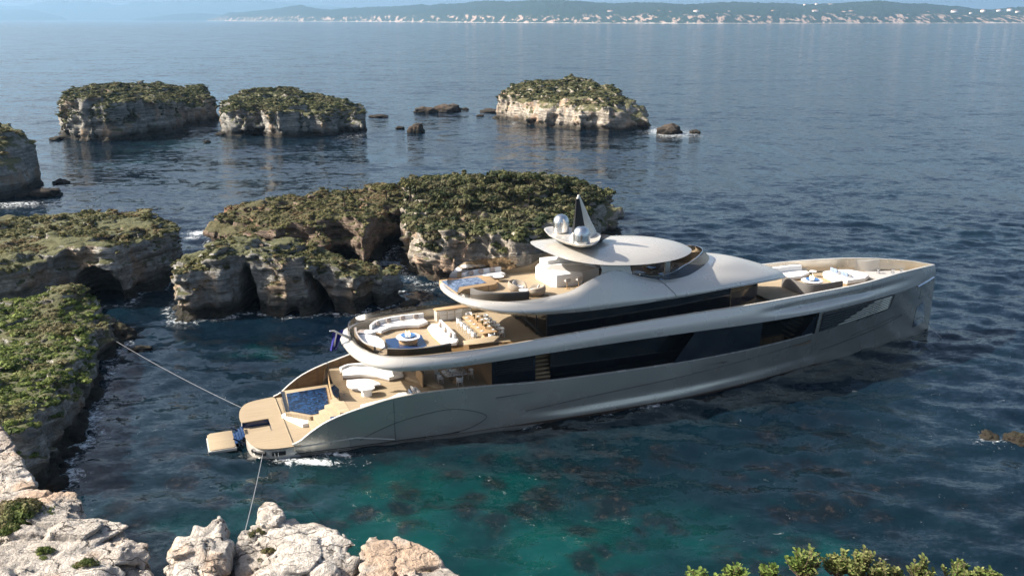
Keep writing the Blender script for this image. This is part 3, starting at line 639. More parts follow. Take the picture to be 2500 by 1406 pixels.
for px, py, rad, am in [(1000, 1290, 11, 1), (1350, 1340, 9, .95), (760, 1180, 6, .7), (560, 1240, 7, .75), (430, 1340, 7, .8), (1650, 1350, 8, .8), (1180, 1200, 9, .75), (300, 1240, 5, .5), (1960, 1370, 7, .75), (880, 1400, 9, .9), (1250, 1400, 10, .9), (1500, 1180, 7, .35),
                        (620, 855, 6, .65), (500, 835, 5, .5), (760, 850, 5, .4), (830, 800, 4, .35), (460, 1120, 7, .3), (2290, 880, 5, .45), (300, 395, 26, .5), (680, 375, 24, .4), (470, 350, 20, .7), (1500, 350, 20, .25), (1250, 1120, 6, .4), (2300, 1290, 6, .4)]:
    c = at(px, py); teal = np.maximum(teal, am * np.exp(-(((SX - c[0]) ** 2 + (SY - c[1]) ** 2) / rad ** 2)))
shal = np.clip(1.15 - (np.hypot(SX + 2, (SY - 48) * 1.15)) / 46, 0, 1)
for px, py, rx, ry, am in [(760, 1128, 2.6, .7, 1), (830, 1108, 2.2, .5, .8), (700, 1124, 1.2, .6, .8), (1580, 990, 2.5, .9, .6), (1480, 1010, 2.5, .7, .4), (1280, 1035, 2.4, .6, .45), (2275, 810, 1.2, .8, .5),
                           (495, 568, 2.6, 2.2, 1), (470, 580, 2, 1.4, .7), (1640, 328, 9, 3, 1), (1590, 318, 6, 3, .8), (1690, 328, 5, 2.5, .8), (1480, 323, 9, 1.6, .7), (1300, 312, 8, 1.6, .5), (300, 345, 12, 1.5, .6), (420, 330, 9, 2, .7), (470, 330, 9, 3.5, .6), (700, 340, 14, 1.4, .5), (590, 338, 7, 1.4, .55), (40, 500, 6, 4, .7), (90, 500, 4, 2.5, .5),
                           (185, 1090, 1.7, 3.6, .8), (210, 1030, 1.7, 3.6, .75), (150, 1170, 1.6, 2.2, .8), (430, 780, 1.6, .7, .6), (1000, 735, 2, .8, .5), (1060, 705, 5, 1, .4), (690, 775, 1.6, .5, .4), (2430, 1075, 2.2, 1.4, .45), (340, 855, 1.5, 1, .4), (560, 1085, 1.6, 1.2, .35), (1040, 275, 5, 1, .3), (1095, 272, 5, 1, .3)]:
    c = at(px, py); foam = np.maximum(foam, am * np.exp(-(((SX - c[0]) / rx) ** 2 + ((SY - c[1]) / ry) ** 2)))
for ft in FEET:
    F_ = np.array([p[:2] for p in ft]); a_, b_ = F_.min(0) - 4, F_.max(0) + 4
    ix = np.flatnonzero((sx > a_[0]) & (sx < b_[0])); iy = np.flatnonzero((sy > a_[1]) & (sy < b_[1]))
    if len(ix) and len(iy):
        blk = np.ix_(ix, iy); d_ = poly_sd(F_, SX[blk], SY[blk]); wd = .9 if a_[1] < 170 else 1.8
        foam[blk] = np.maximum(foam[blk], .48 * np.exp(-((d_ - .4) / wd) ** 2))
I = np.arange(SX.size).reshape(SX.shape); q = np.stack([I[:-1, :-1], I[1:, :-1], I[1:, 1:], I[:-1, 1:]], -1).reshape(-1, 4)
me = np_mesh('sea', np.stack([SX.ravel(), SY.ravel(), H.ravel()], 1), q, smooth=True); fattr(me, 'teal', teal.ravel()); fattr(me, 'foam', foam.ravel()); fattr(me, 'shallow', shal.ravel())
k = N('sea water')
t = k.attr('teal'); nz = k.noise(.16, 4, .6, dist=.6); n2 = k.noise(.035, 3, .6)
tf = k.ramp(k.math('ADD', t, k.math('MULTIPLY', k.math('SUBTRACT', nz, .5), 1.3)), .30, 1.15)
deep = k.mix(k.ramp(n2, .4, .65), (0.0018, 0.0062, 0.0135), (0.0035, 0.0120, 0.0205))
deep = k.mix(k.math('MULTIPLY', k.attr('shallow'), .8), deep, (0.0022, 0.0125, 0.0155))
c = k.mix(tf, deep, (0.0010, 0.034, 0.032))
vs = k.n('TexVoronoi', feature='SMOOTH_F1'); vs.inputs['Scale'].default_value = .42; vs.inputs['Smoothness'].default_value = .35
wv = k.n('VectorMath', operation='ADD'); nv = k.n('TexNoise'); nv.inputs['Scale'].default_value = .5; k.l(k.pos(), nv.inputs['Vector']); k.l(k.pos(), wv.inputs[0]); k.l(nv.outputs['Color'], wv.inputs[1]); k.l(wv.outputs[0], vs.inputs['Vector'])
bl = k.math('MULTIPLY', k.ramp(k.math('ADD', vs.outputs[0], k.math('MULTIPLY', k.noise(.9, 4, .7), .5)), .85, .5), k.math('MULTIPLY', k.ramp(k.math('MAXIMUM', t, k.attr('shallow')), .12, .5), k.ramp(k.noise(.11, 3, vec=wv.outputs[0]), .42, .52)))
c = k.mix(k.math('MULTIPLY', bl, .75), c, k.mix(k.ramp(k.noise(1.6, 4, .7), .5, .7), (0.004, 0.006, 0.008), (0.026, 0.022, 0.019)))
fm = k.math('MULTIPLY', k.attr('foam'), 1.0)
ff = k.ramp(k.math('ADD', fm, k.math('MULTIPLY', k.math('SUBTRACT', k.noise(1.3, 6, .75, dist=1.5), .60), 2.6)), .1, .8)
c = k.mix(ff, c, (.75, .79, .8))
h1 = k.noise(.30, 3, .55, stretch=(.45, 1, 1), rot=(0, 0, .12), dist=.4); h2 = k.noise(1.15, 3, .6, stretch=(.5, 1, 1), rot=(0, 0, -.10), dist=.5); h3 = k.noise(.055, 2, .5, stretch=(.4, 1, 1), rot=(0, 0, .2))
hh = k.math('ADD', k.math('MULTIPLY', h1, .85), k.math('ADD', k.math('MULTIPLY', h2, .30), k.math('MULTIPLY', h3, 2.0)))
sl = None
for sc_, am, st_, ro in ((.045, .24, (.5, 1, 1), .2), (.09, .26, (.4, 1, 1), -.05), (.17, .32, (.5, 1, 1), .1), (.62, .64, (.55, 1, 1), -.12), (2.0, .52, (.6, 1, 1), .08), (6.0, .42, (.7, 1, 1), 0)):
    nv_ = k.noise(sc_, 3, .6, stretch=st_, rot=(0, 0, ro), dist=.35, out=1)
    v1 = k.n('VectorMath', operation='SUBTRACT'); k.l(nv_, v1.inputs[0]); v1.inputs[1].default_value = (.5, .5, .5)
    v2 = k.n('VectorMath', operation='MULTIPLY'); k.l(v1.outputs[0], v2.inputs[0]); v2.inputs[1].default_value = (am * .55, am, 0)
    if sl is None: sl = v2.outputs[0]
    else:
        v3 = k.n('VectorMath', operation='ADD'); k.l(sl, v3.inputs[0]); k.l(v2.outputs[0], v3.inputs[1]); sl = v3.outputs[0]
va = k.n('VectorMath', operation='ADD'); k.l(k.nrm(), va.inputs[0]); k.l(sl, va.inputs[1]); vn_ = k.n('VectorMath', operation='NORMALIZE'); k.l(va.outputs[0], vn_.inputs[0]); b = vn_.outputs[0]
k.done(c, k.ramp(ff, 0, 1, .08, .8), nrm=b, spec=.5, ior=1.333)
sea = link('sea', me, k.m); tag(sea, 'dark blue sea with teal shallows', kind='structure')

# ---- the air
hz = bpy.data.materials.new('haze air'); hz.use_nodes = True; hn = hz.node_tree; hn.nodes.clear()
pv = hn.nodes.new('ShaderNodeVolumePrincipled'); pv.inputs['Color'].default_value = (0.35, 0.59, 0.87, 1); pv.inputs['Density'].default_value = 5.8e-5; pv.inputs['Anisotropy'].default_value = 0.2
ho = hn.nodes.new('ShaderNodeOutputMaterial'); hn.links.new(pv.outputs[0], ho.inputs['Volume'])
B = 24500.0; hv = [(x, y, z) for z in (-2.6, 560.0) for x, y in ((-B, -B), (B, -B), (B, B), (-B, B))]
hb = link('haze', np_mesh('haze', hv, [(3, 2, 1, 0), (4, 5, 6, 7), (0, 1, 5, 4), (1, 2, 6, 5), (2, 3, 7, 6), (3, 0, 4, 7)]), hz)
tag(hb, 'thin pale blue sea haze', kind='stuff'); hb.display_type = 'WIRE'

# ================================================================== modelling kit
class MB:
    """collects shapes, then links them as ONE mesh object"""
    def __init__(s): s.v = []; s.f = []
    def add(s, v, f):
        o = len(s.v); s.v += [tuple(map(float, p)) for p in v]; s.f += [tuple(int(i) + o for i in q) for q in f]; return s
    def box(s, c, d, b=0.02, rz=0.0, tilt=0.0):
        m = bmesh.new(); bmesh.ops.create_cube(m, size=1.0)
        bmesh.ops.scale(m, vec=d, verts=m.verts)
        if b > 0: bmesh.ops.bevel(m, geom=m.edges[:], offset=min(b, min(d) * .45), segments=2, affect='EDGES', profile=.6)
        M = Matrix.Translation(c) @ Matrix.Rotation(rz, 4, 'Z') @ Matrix.Rotation(tilt, 4, 'Y'); bmesh.ops.transform(m, matrix=M, verts=m.verts)
        m.verts.index_update(); s.add([x.co for x in m.verts], [[x.index for x in p.verts] for p in m.faces]); m.free(); return s
    def prism(s, poly, z0, z1, r=0.04, bottom=True):
        """solid with a plan outline and a rounded top edge"""
        P = np.array([p[:2] for p in poly], float)
        a = 0.5 * np.sum(P[:, 0] * np.roll(P[:, 1], -1) - np.roll(P[:, 0], -1) * P[:, 1])
        if a < 0: P = P[::-1]
        e = np.roll(P, -1, 0) - P; e /= np.linalg.norm(e, axis=1)[:, None] + 1e-9
        n = np.stack([e[:, 1], -e[:, 0]], 1); vn = n + np.roll(n, 1, 0); vn /= np.linalg.norm(vn, axis=1)[:, None] + 1e-9
        rings = [(0, z0), (0, z1 - r), (-r * .3, z1 - r * .3), (-r, z1)] if r > 0 else [(0, z0), (0, z1)]
        n_ = len(P); V = []; F = []
        for off, z in rings: V += [(x, y, z) for x, y in P + vn * off]
        for k in range(len(rings) - 1):
            for i in range(n_): F.append((k * n_ + i, k * n_ + (i + 1) % n_, (k + 1) * n_ + (i + 1) % n_, (k + 1) * n_ + i))
        F.append(tuple((len(rings) - 1) * n_ + i for i in range(n_)))
        if bottom: F.append(tuple(range(n_ - 1, -1, -1)))
        return s.add(V, F)
    def ribbon(s, path, th, z0, z1, r=.03):
        P = np.array([p[:2] for p in path], float); t = np.gradient(P, axis=0); t /= np.linalg.norm(t, axis=1)[:, None] + 1e-9
        n = np.stack([-t[:, 1], t[:, 0]], 1) * th / 2
        return s.prism(list(P + n) + list((P - n)[::-1]), z0, z1, r)
    def tube(s, path, rad, seg=8, cap=True):
        V, Q = tube_np(path, rad, seg); f = [tuple(q) for q in Q]
        if cap: f += [tuple(range(seg - 1, -1, -1)), tuple(len(V) - seg + i for i in range(seg))]
        return s.add(V, f)
    def lathe(s, prof, c=(0, 0, 0), seg=28, sx=1, sy=1):
        V = []; F = []
        for r, z in prof:
            for k in range(seg): t = 6.2831853 * k / seg; V.append((c[0] + r * sx * math.cos(t), c[1] + r * sy * math.sin(t), c[2] + z))
        for j in range(len(prof) - 1):
            for k in range(seg): F.append((j * seg + k, j * seg + (k + 1) % seg, (j + 1) * seg + (k + 1) % seg, (j + 1) * seg + k))
        F.append(tuple(range(seg - 1, -1, -1))); F.append(tuple((len(prof) - 1) * seg + k for k in range(seg)))
        return s.add(V, F)
    def build(s, name, mat, parent=None, smooth=True, ang=35):
        me = bpy.data.meshes.new(name); me.from_pydata(s.v, [], s.f); me.update()
        bm = bmesh.new(); bm.from_mesh(me); bmesh.ops.recalc_face_normals(bm, faces=bm.faces[:])
        ca = math.radians(ang)
        for fc in bm.faces: fc.smooth = smooth
        if smooth:
            for ed in bm.edges:
                if len(ed.link_faces) == 2 and ed.calc_face_angle(0) > ca: ed.smooth = False
        bm.to_mesh(me); bm.free()
        return link(name, me, mat, parent)
def spl(K, n):
    """Catmull-Rom through the rows of K, n pieces per span"""
    K = np.asarray(K, float); P = np.concatenate([[2 * K[0] - K[1]], K, [2 * K[-1] - K[-2]]]); out = []
    for i in range(len(K) - 1):
        a, b, c, d = P[i:i + 4]
        for t in np.arange(n) / n:
            out.append(.5 * (2 * b + (c - a) * t + (2 * a - 5 * b + 4 * c - d) * t * t + (3 * b - a - 3 * c + d) * t ** 3))
    return np.array(out + [K[-1]])
def grid_mb(G, mb=None, close=False):
    nu, nv = G.shape[:2]; mb = mb or MB(); F = []
    for i in range(nu - 1):
        for j in range(nv - 1): F.append((i * nv + j, (i + 1) * nv + j, (i + 1) * nv + j + 1, i * nv + j + 1))
    return mb.add(G.reshape(-1, 3), F)
def mirror_ring(G):
    """bow -> stern half (y > 0 is starboard in the tables) to the whole ring, starboard first"""
    a = G * np.array([1, -1, 1]); b = G[::-1][1:]
    return np.concatenate([a, b])
def surf(st, nu, nv):
    S = np.array(st, float); G = spl(S, nu); G = spl(G.transpose(1, 0, 2), nv).transpose(1, 0, 2); return G
def pw(pts, x): a = np.array(pts, float); return np.interp(x, a[:, 0], a[:, 1])
def smooth_pw(pts):
    a = np.array(pts, float); X = a[:, 0]; Yv = a[:, 1]; h = np.diff(X); d = np.diff(Yv) / h; m = np.zeros(len(X)); m[0] = d[0]; m[-1] = d[-1]
    for i in range(1, len(X) - 1): m[i] = 0 if d[i - 1] * d[i] <= 0 else (h[i - 1] + h[i]) * 3 / ((2 * h[i] + h[i - 1]) / d[i - 1] + (h[i] + 2 * h[i - 1]) / d[i])
    def f(x):
        x = min(max(x, X[0]), X[-1]); i = min(max(int(np.searchsorted(X, x)) - 1, 0), len(h) - 1); t = (x - X[i]) / h[i]
        return ((1 + 2 * t) * (1 - t) ** 2) * Yv[i] + t * (1 - t) ** 2 * h[i] * m[i] + t * t * (3 - 2 * t) * Yv[i + 1] + t * t * (t - 1) * h[i] * m[i + 1]
    return f

# ---- the yacht's own frame: x forward, y to port, z up -----------------------------------
YO, YH = (-24.0, 66.1), math.radians(21.9)
def yloc(x, y, z): c, s = math.cos(YH), math.sin(YH); return (YO[0] + c * x - s * y, YO[1] + s * x + c * y, z)
def ything(name, label, cat, x, y, z, rz=0.0, group=None):
    return tag(empty(name, yloc(x, y, z), YH + rz), label, cat, group)
def copy_tree(o, parent=None):
    c = o.copy(); COL.objects.link(c)
    if parent is not None: c.parent = parent
    for ch in [q for q in bpy.data.objects if q.parent == o]: copy_tree(ch, c)
    return c

# ---- materials of the yacht -----------------------------------------------------------------
def paint(name, col, metal=.35, rough=.34, coat=.35):
    k = N(name); f = k.noise(900, 2, .5, vec=k.obj()); g = k.noise(.35, 3, .5, vec=k.obj())
    c = k.mix(f, tuple(x * .93 for x in col), tuple(min(1, x * 1.06) for x in col)); c = k.mix(k.math('MULTIPLY', g, .14), c, tuple(x * .8 for x in col))
    return k.done(c, k.ramp(g, .3, .7, rough - .05, rough + .06), metal, coat=coat)
M_PAINT = paint('silver pearl paint', (.60, .565, .505), metal=.35, rough=.28)
M_HULL = paint('silver hull paint', (.54, .50, .425), metal=.6, rough=.24)
M_BOOT = plain('brown boot stripe', (.10, .065, .045), .5)
M_CHROME = plain('polished steel', (.72, .73, .74), .12, 1.0)
M_DOME = plain('brushed steel', (.66, .66, .65), .25, 1.0)
M_WHITE = plain('white gel coat', (.78, .78, .77), .35)
M_UPHOL = plain('white upholstery', (.76, .745, .72), .85, vary=.05, vscale=6)
M_GREYUP = plain('grey upholstery', (.36, .345, .33), .85)
M_DARKUP = plain('charcoal upholstery', (.105, .098, .092), .8)
M_TAUPE = plain('taupe cushion', (.33, .275, .24), .9)
M_SAND = plain('sand weave', (.28, .235, .185), .9)
M_BRONZE = plain('bronze lining', (.17, .13, .08), .4)
M_BLUECUSH = plain('blue grey cushion', (.20, .26, .37), .9, vary=.3, vscale=20)
M_BLACK = plain('black trim', (.012, .012, .013), .35)
M_SEAM = plain('panel seam', (.03, .03, .03), .7)
k = N('marble'); nn = k.noise(2.4, 6, .7, vec=k.obj(), dist=1.6); M_MARBLE = k.done(k.mix(k.ramp(nn, .46, .56), (.80, .79, .79), (.48, .48, .50)), .25)
def teak(name, a, b, rot=0.0):
    k = N(name); o = k.obj(); w_ = k.noise(1.0, 3, .6, vec=o, stretch=(.35, 14, 4), rot=(0, 0, rot)); g = k.noise(.5, 3, .6, vec=o)
    y = k.sep(o, 1); ln = k.math('ABSOLUTE', k.math('SUBTRACT', k.math('FRACT', k.math('MULTIPLY', y, 6.0)), .5))
    c = k.mix(k.ramp(w_, .35, .65), a, b); c = k.mix(k.math('MULTIPLY', g, .35), c, tuple(x * .75 for x in a)); c = k.mix(k.ramp(ln, .07, .03, 0, .5), c, (.10, .07, .045))
    return k.done(c, .7, spec=.3)
M_TEAK = teak('teak deck', (.30, .232, .15), (.38, .305, .205))
M_WOOD = teak('oiled wood', (.34, .225, .12), (.44, .30, .17))
M_DARKWOOD = teak('smoked wood lining', (.16, .105, .055), (.22, .15, .085))
k = N('dark glass'); M_GLASS = k.done(k.mix(k.noise(.4, 2, vec=k.obj()), (.004, .005, .007), (.008, .010, .014)), .04, spec=.55)
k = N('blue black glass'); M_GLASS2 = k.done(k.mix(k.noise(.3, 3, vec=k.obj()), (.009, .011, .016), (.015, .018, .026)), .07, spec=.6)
def tinted(name, tint, gl=.5):
    k = N(name); tr = k.n('BsdfTransparent'); tr.inputs[0].default_value = tint + (1,); g = k.n('BsdfGlossy'); g.inputs['Roughness'].default_value = .03
    fr = k.n('Fresnel'); fr.inputs[0].default_value = 1.5; m = k.n('MixShader'); k.l(k.math('MULTIPLY', fr.outputs[0], gl * 2), m.inputs[0]); k.l(tr.outputs[0], m.inputs[1]); k.l(g.outputs[0], m.inputs[2]); k.l(m.outputs[0], k.out.inputs[0]); return k.m
M_RAILGLASS = tinted('bronze tinted glass', (.40, .31, .21)); M_CLEAR = tinted('smoked clear glass', (.62, .58, .52)); M_SCREEN = tinted('blue windscreen glass', (.26, .36, .56)); M_BAYGLASS = tinted('smoked bay window', (.50, .45, .38), .35)
k = N('pool water'); n1 = k.noise(2.2, 4, .6, vec=k.obj(), dist=1.2); M_POOL = k.done(k.mix(k.ramp(n1, .4, .68), (.003, .010, .026), (.014, .055, .15)), .06, nrm=k.bump(k.noise(3, 3, .6, vec=k.obj()), .12, .7))
k = N('pale pool water'); n1 = k.noise(3.0, 4, .6, vec=k.obj(), dist=1.0); M_POOL2 = k.done(k.mix(k.ramp(n1, .38, .66), (.05, .08, .15), (.22, .29, .40)), .08, nrm=k.bump(k.noise(4, 3, .6, vec=k.obj()), .10, .8))
M_NAVY = plain('deep blue glass panel', (.012, .035, .10), .06, spec=.7)
M_BLUEBOWL = plain('blue enamel', (.06, .16, .36), .2)
M_FLAG = plain('blue flag cloth', (.012, .012, .16), .85)
k = N('flame'); em = k.n('Emission'); em.inputs[0].default_value = (1, .72, .35, 1); em.inputs[1].default_value = 2.2; k.l(em.outputs[0], k.out.inputs[0]); M_FLAME = k.m
M_ROPE = plain('grey mooring rope', (.20, .205, .22), .9)
M_CHAIN = plain('galvanised chain', (.45, .45, .44), .5, .6)

# ================================================================== THE YACHT
YR = ything('motor_yacht', 'long silver motor yacht moored stern first beside the rocks', 'yacht', 0, 0, 0)
def ypart(mb, name, mat, parent=None, **kw): return mb.build(name, mat, parent or YR, **kw)
bw = smooth_pw([(5, 4.85), (9, 5.3), (13.5, 5.65), (21, 6.1), (30, 6.33), (37, 6.35), (45, 5.75), (51, 4.85), (58, 3.55), (64, 2.35), (69, 1.25), (72, .55), (73.9, .05)])
bs = smooth_pw([(5, 5.0), (9, 5.4), (13.5, 5.75), (22, 6.15), (30, 6.35), (37, 6.4), (45, 6.15), (51, 5.6), (58, 4.6), (64, 3.35), (69, 1.95), (72, .85), (74.0, .05)])
zs = smooth_pw([(5.6, .98), (6.3, 1.15), (7.3, 1.85), (8.4, 2.5), (9.6, 2.95), (11.8, 3.5), (13.6, 3.85), (16, 4.0), (18.5, 3.98), (27, 3.55), (39, 3.42), (50, 3.6), (54.5, 3.78), (60, 4.0), (66, 4.2), (74, 4.35)])
b2 = smooth_pw([(38, 6.36), (47, 6.2), (54, 5.62), (60, 4.75), (66, 3.35), (71, 1.5), (73, .55), (74.0, .06)])
z2 = smooth_pw([(20, 5.9), (27, 6.0), (33, 6.1), (40, 6.1), (47, 6.02), (54, 5.95), (60, 5.98), (66, 6.0), (74, 6.0)])
def hull_prof(x):
    zz = zs(x); out = []; A = np.clip((x - 23) / 8, 0, 1) * np.clip((60 - x) / 18, 0, 1); zc = .62 + .012 * max(0, x - 30) + .35 * max(0, (27 - x) / 4)
    for t in np.linspace(0, 1, 22):
        z = -.9 + t * (zz + .9); f = max(0, (z) / max(zz, .1)); y = bw(x) + (bs(x) - bw(x)) * f ** 1.25 - .25 * max(0, -z)
        y += .20 * A / (1 + math.exp((z - zc) / .07)) - .10 * A / (1 + math.exp((z - zc - .9) / .35))
        out.append((x, max(y, .02), z))
    return out
xs_ = np.concatenate([np.arange(6.0, 70, .8), np.linspace(70, 73.95, 12)])
G = np.array([hull_prof(x) for x in xs_]); m = MB(); grid_mb(G, m); grid_mb(G * np.array([1, -1, 1]), m)
# bow topsides between the lower sheer and the upper band, from the grille forward
xt = np.concatenate([np.arange(54.3, 70, .8), np.linspace(70, 73.95, 10)])
G2 = np.array([[(x, bs(x) + (b2(x) - bs(x)) * t ** .9, zs(x) + (z2(x) - zs(x)) * t) for t in np.linspace(0, 1, 8)] for x in xt]); grid_mb(G2, m); grid_mb(G2 * np.array([1, -1, 1]), m)
# transom
tr = np.array(hull_prof(6.0)); G3 = np.stack([tr, tr * np.array([1, -1, 1])], 1); grid_mb(G3, m)
HULL = ypart(m, 'hull', M_HULL, ang=60)
m = MB()
for sg in (1, -1):
    g = []
    for x in xs_:
        p = [q for q in hull_prof(x)]; g.append([(x, sg * (bw(x) + .012 - .25 * .5), -.5), (x, sg * (bw(x) + .012 + .2 * np.clip((x - 23) / 8, 0, 1) * np.clip((60 - x) / 18, 0, 1)), .16)])
    grid_mb(np.array(g), m)
ypart(m, 'boot_stripe', M_BOOT)

# upper band: bulwark of the upper deck sweeping round the stern and forward to the stem
BAND = [  # bottom edge, top edge (bow -> stern, starboard positive here)
    ((74.0, 0, 6.0), (73.75, 0, 7.2)), ((73.0, .55, 6.0), (72.8, .62, 7.35)), ((71, 1.5, 6.0), (70.8, 1.6, 7.62)), ((66, 3.35, 6.0), (65.8, 3.3, 7.92)), ((60, 4.75, 5.98), (60, 4.72, 7.86)),
    ((54, 5.62, 5.95), (54, 5.3, 7.75)), ((47, 6.2, 6.02), (47, 5.9, 7.68)), ((40, 6.36, 6.1), (40, 6.0, 7.6)), ((33, 6.34, 6.1), (33, 6.0, 7.42)), ((27, 6.24, 6.0), (27, 5.95, 7.2)),
    ((22, 6.12, 5.88), (22, 5.85, 6.98)), ((18, 6.0, 5.84), (18, 5.62, 6.9)), ((15.2, 5.8, 5.95), (15.3, 5.32, 6.9)), ((13.4, 5.3, 6.1), (13.6, 4.68, 6.92)), ((12.1, 4.2, 6.3), (12.42, 3.5, 6.98)), ((11.35, 2.4, 6.5), (11.8, 1.9, 7.06)), ((11.1, 0, 6.62), (11.6, 0, 7.1))]
def band_prof(B, Tp):
    B = np.array(B, float); Tp = np.array(Tp, float); x = B[0]
    o = (B - Tp) * np.array([1, 1, 0]); ln = np.linalg.norm(o); o = o / ln if ln > .05 else np.array([0.3, .95, 0]) if x > 30 else np.array([-1, 0, 0])
    if x > 70: o = np.array([.5, .8, 0])
    A = np.clip((x - 27) / 6, 0, 1) * np.clip((46 - x) / 12, 0, 1); Bw = np.clip((x - 47) / 5, 0, 1) * np.clip((70 - x) / 8, 0, 1); S = np.clip((24 - x) / 8, 0, 1)
    pr = []
    for t in np.linspace(0, 1, 15):
        p = B + (Tp - B) * t; off = (.10 + .14 * S) * math.sin(math.pi * min(1, t * 1.02)) 
        off -= .13 * A / (1 + math.exp(-(t - .66) / .018)) - .13 * A * t        # crease amidships
        off -= .42 * Bw * math.exp(-((t - .50) / .17) ** 2)                        # hollow along the foredeck bulwark
        pr.append(p + o * off)
    pr.insert(0, B - o * .12 + np.array([0, 0, .0])); return pr
BK = spl(np.array([[b, t] for b, t in BAND], float), 7)
BG = np.array([band_prof(r[0], r[1]) for r in BK]); BG[0, :, 1] = 0; BG[-1, :, 1] = 0
m = MB(); grid_mb(mirror_ring(BG), m); ypart(m, 'upper_bulwark', M_PAINT, ang=50)
TOPC = mirror_ring(BK[:, 1:2, :])[:, 0, :]
def offs(C, d):
    t = np.gradient(C[:, :2], axis=0); t /= np.linalg.norm(t, axis=1)[:, None] + 1e-9; n = np.stack([-t[:, 1], t[:, 0]], 1)
    c = C.copy(); c[:, :2] += n * d; return c
sgn = 1 if offs(TOPC, .1)[len(TOPC) // 4, 1] > TOPC[len(TOPC) // 4, 1] else -1
INN = offs(TOPC, .26 * sgn); INN[:, 1] = np.where(TOPC[:, 1] <= 0, np.minimum(INN[:, 1], 0), np.maximum(INN[:, 1], 0))
INN[0] = (73.3, 0, 7.2); INN[-1] = (73.3, 0, 7.2)
ZU, ZS, ZM = 6.25, 9.85, 2.8
g = np.stack([TOPC, TOPC + [0, 0, .035], INN + [0, 0, .035], INN], 1); m = MB(); grid_mb(g, m); ypart(m, 'cap_rail', M_PAINT)
g = np.stack([INN + [0, 0, .01], INN * [1, 1, .5] + [0, 0, ZU * .5], INN * [1, 1, 0] + [0, 0, ZU - .02]], 1); m = MB(); grid_mb(g, m); ypart(m, 'inner_bulwark', M_HULL)
def deck(C, z, name, mat, parent=None):
    n = len(C) // 2; h = C[:n + 1].copy(); o = C[::-1][:n + 1].copy(); h[:, 2] = z; o[:, 2] = z
    m = MB(); grid_mb(np.stack([h, o], 1), m); return ypart(m, name, mat, parent)
deck(INN, ZU, 'upper_deck', M_TEAK); ZF = 6.6
fd = INN[(INN[:, 0] > 50.8)]; deck(np.array(sorted([p for p in fd if p[1] <= 0], key=lambda p: -p[0]) + sorted([p for p in fd if p[1] > 0], key=lambda p: p[0])), ZF, 'fore_deck', M_TEAK)
BOT = mirror_ring(BG[:, 0:1, :])[:, 0, :]
n_ = len(BOT) // 2; h = BOT[:n_ + 1]; o_ = BOT[::-1][:n_ + 1]; m = MB(); grid_mb(np.stack([h, o_], 1), m); ypart(m, 'main_deck_ceiling', M_PAINT)

# main deck bulwark: cap, inner lining, floor
xb = np.concatenate([np.arange(5.9, 20, .35), np.arange(20, 54.4, 1.0)])
cap = MB(); lin = MB()
for sg in (1, -1):
    a = np.array([(x, sg * bs(x), zs(x)) for x in xb]); b = a + np.array([0, -sg * .22, 0])
    grid_mb(np.stack([a, a + [0, 0, .05], b + [0, 0, .05], b], 1), cap)
    grid_mb(np.stack([b, np.array([(p[0], p[1], .97 if p[0] < 10.4 else ZM) for p in b])], 1), lin)
ypart(cap, 'main_cap_rail', M_PAINT); ypart(lin, 'bulwark_lining', M_DARKWOOD)
aft = [(10.35, -5.0), (10.05, -2.6), (9.95, -.6), (10.25, 1.9), (10.5, 3.4), (10.7, 5.0)]
ax_ = spl(np.array(aft), 4); st_ = [(x, -bs(x) + .2) for x in np.arange(10.8, 54.5, 1.2)]
def hw(x):
    p = np.array(hull_prof(x)); return min(bs(x) - .2, float(np.interp(ZM - .15, p[:, 2], p[:, 1])) - .08)
st_ = [(x, -hw(x)) for x in np.arange(10.8, 54.5, 1.2)]
m = MB(); m.prism(list(ax_) + [(x, hw(x)) for x in np.arange(11, 54.5, 1.2)] + st_[::-1], ZM - .12, ZM, 0); ypart(m, 'main_deck', M_TEAK)

# stern platform, hatch, boarding steps, folding bathing platform
po = spl(np.array([(6.6, -5.02), (5.2, -5.0), (4.1, -4.75), (3.35, -4.0), (2.98, -2.6), (2.85, -1.72)]), 4); pi_ = spl(np.array([(2.85, .78), (2.9, 2.4), (3.25, 3.8), (3.9, 4.6), (5.2, 4.95), (6.6, 5.02)]), 4)
plat = list(po) + [(5.0, -1.72), (5.0, .82)] + list(pi_) + [(10.6, 4.9), (10.6, -4.9)]
m = MB(); m.prism(plat, -.5, .95, .05); ypart(m, 'stern_platform', M_PAINT)
def inset(P, d):
    m_ = np.array(P, float); c = m_.copy(); e = np.roll(m_, -1, 0) - np.roll(m_, 1, 0); e /= np.linalg.norm(e, axis=1)[:, None] + 1e-9; return c + np.stack([-e[:, 1], e[:, 0]], 1) * d
m = MB(); m.prism(inset(plat, .10), .9, .975, 0); ypart(m, 'platform_deck', M_TEAK)
m = MB(); m.prism([(2.95, -1.65), (4.93, -1.65), (4.93, .75), (2.95, .75)], -.4, .45, 0); ypart(m, 'boarding_well', M_TEAK)
m = MB()
for y_ in (-1.68, .78): m.box((3.9, y_, .72), (2.1, .04, .5), .005)
m.box((4.96, -.45, .72), (.04, 2.4, .5), .005); ypart(m, 'well_lining', M_NAVY)
m = MB()
for i in range(5): m.box((2.75 - i * .2, -.45, .70 - i * .15), (.20, 2.1, .05), .01)
for y_ in (-1.55, .65): m.box((2.4, y_, .42), (1.15, .06, .12), .01, tilt=.60)
ypart(m, 'boarding_steps', M_NAVY)
m = MB(); m.prism([(.1, -1.75), (.12, 1.2), (.3, 1.32), (1.9, 1.32), (2.05, 1.2), (2.05, -1.75), (1.9, -1.9), (.25, -1.9)], .02, .2, .02); bp = ypart(m, 'bathing_platform', M_TEAK)
m = MB(); m.prism([(.02, -1.98), (.02, 1.4), (2.1, 1.4), (2.1, -1.98)], -.08, .14, .02); m.build('frame', M_PAINT, bp)
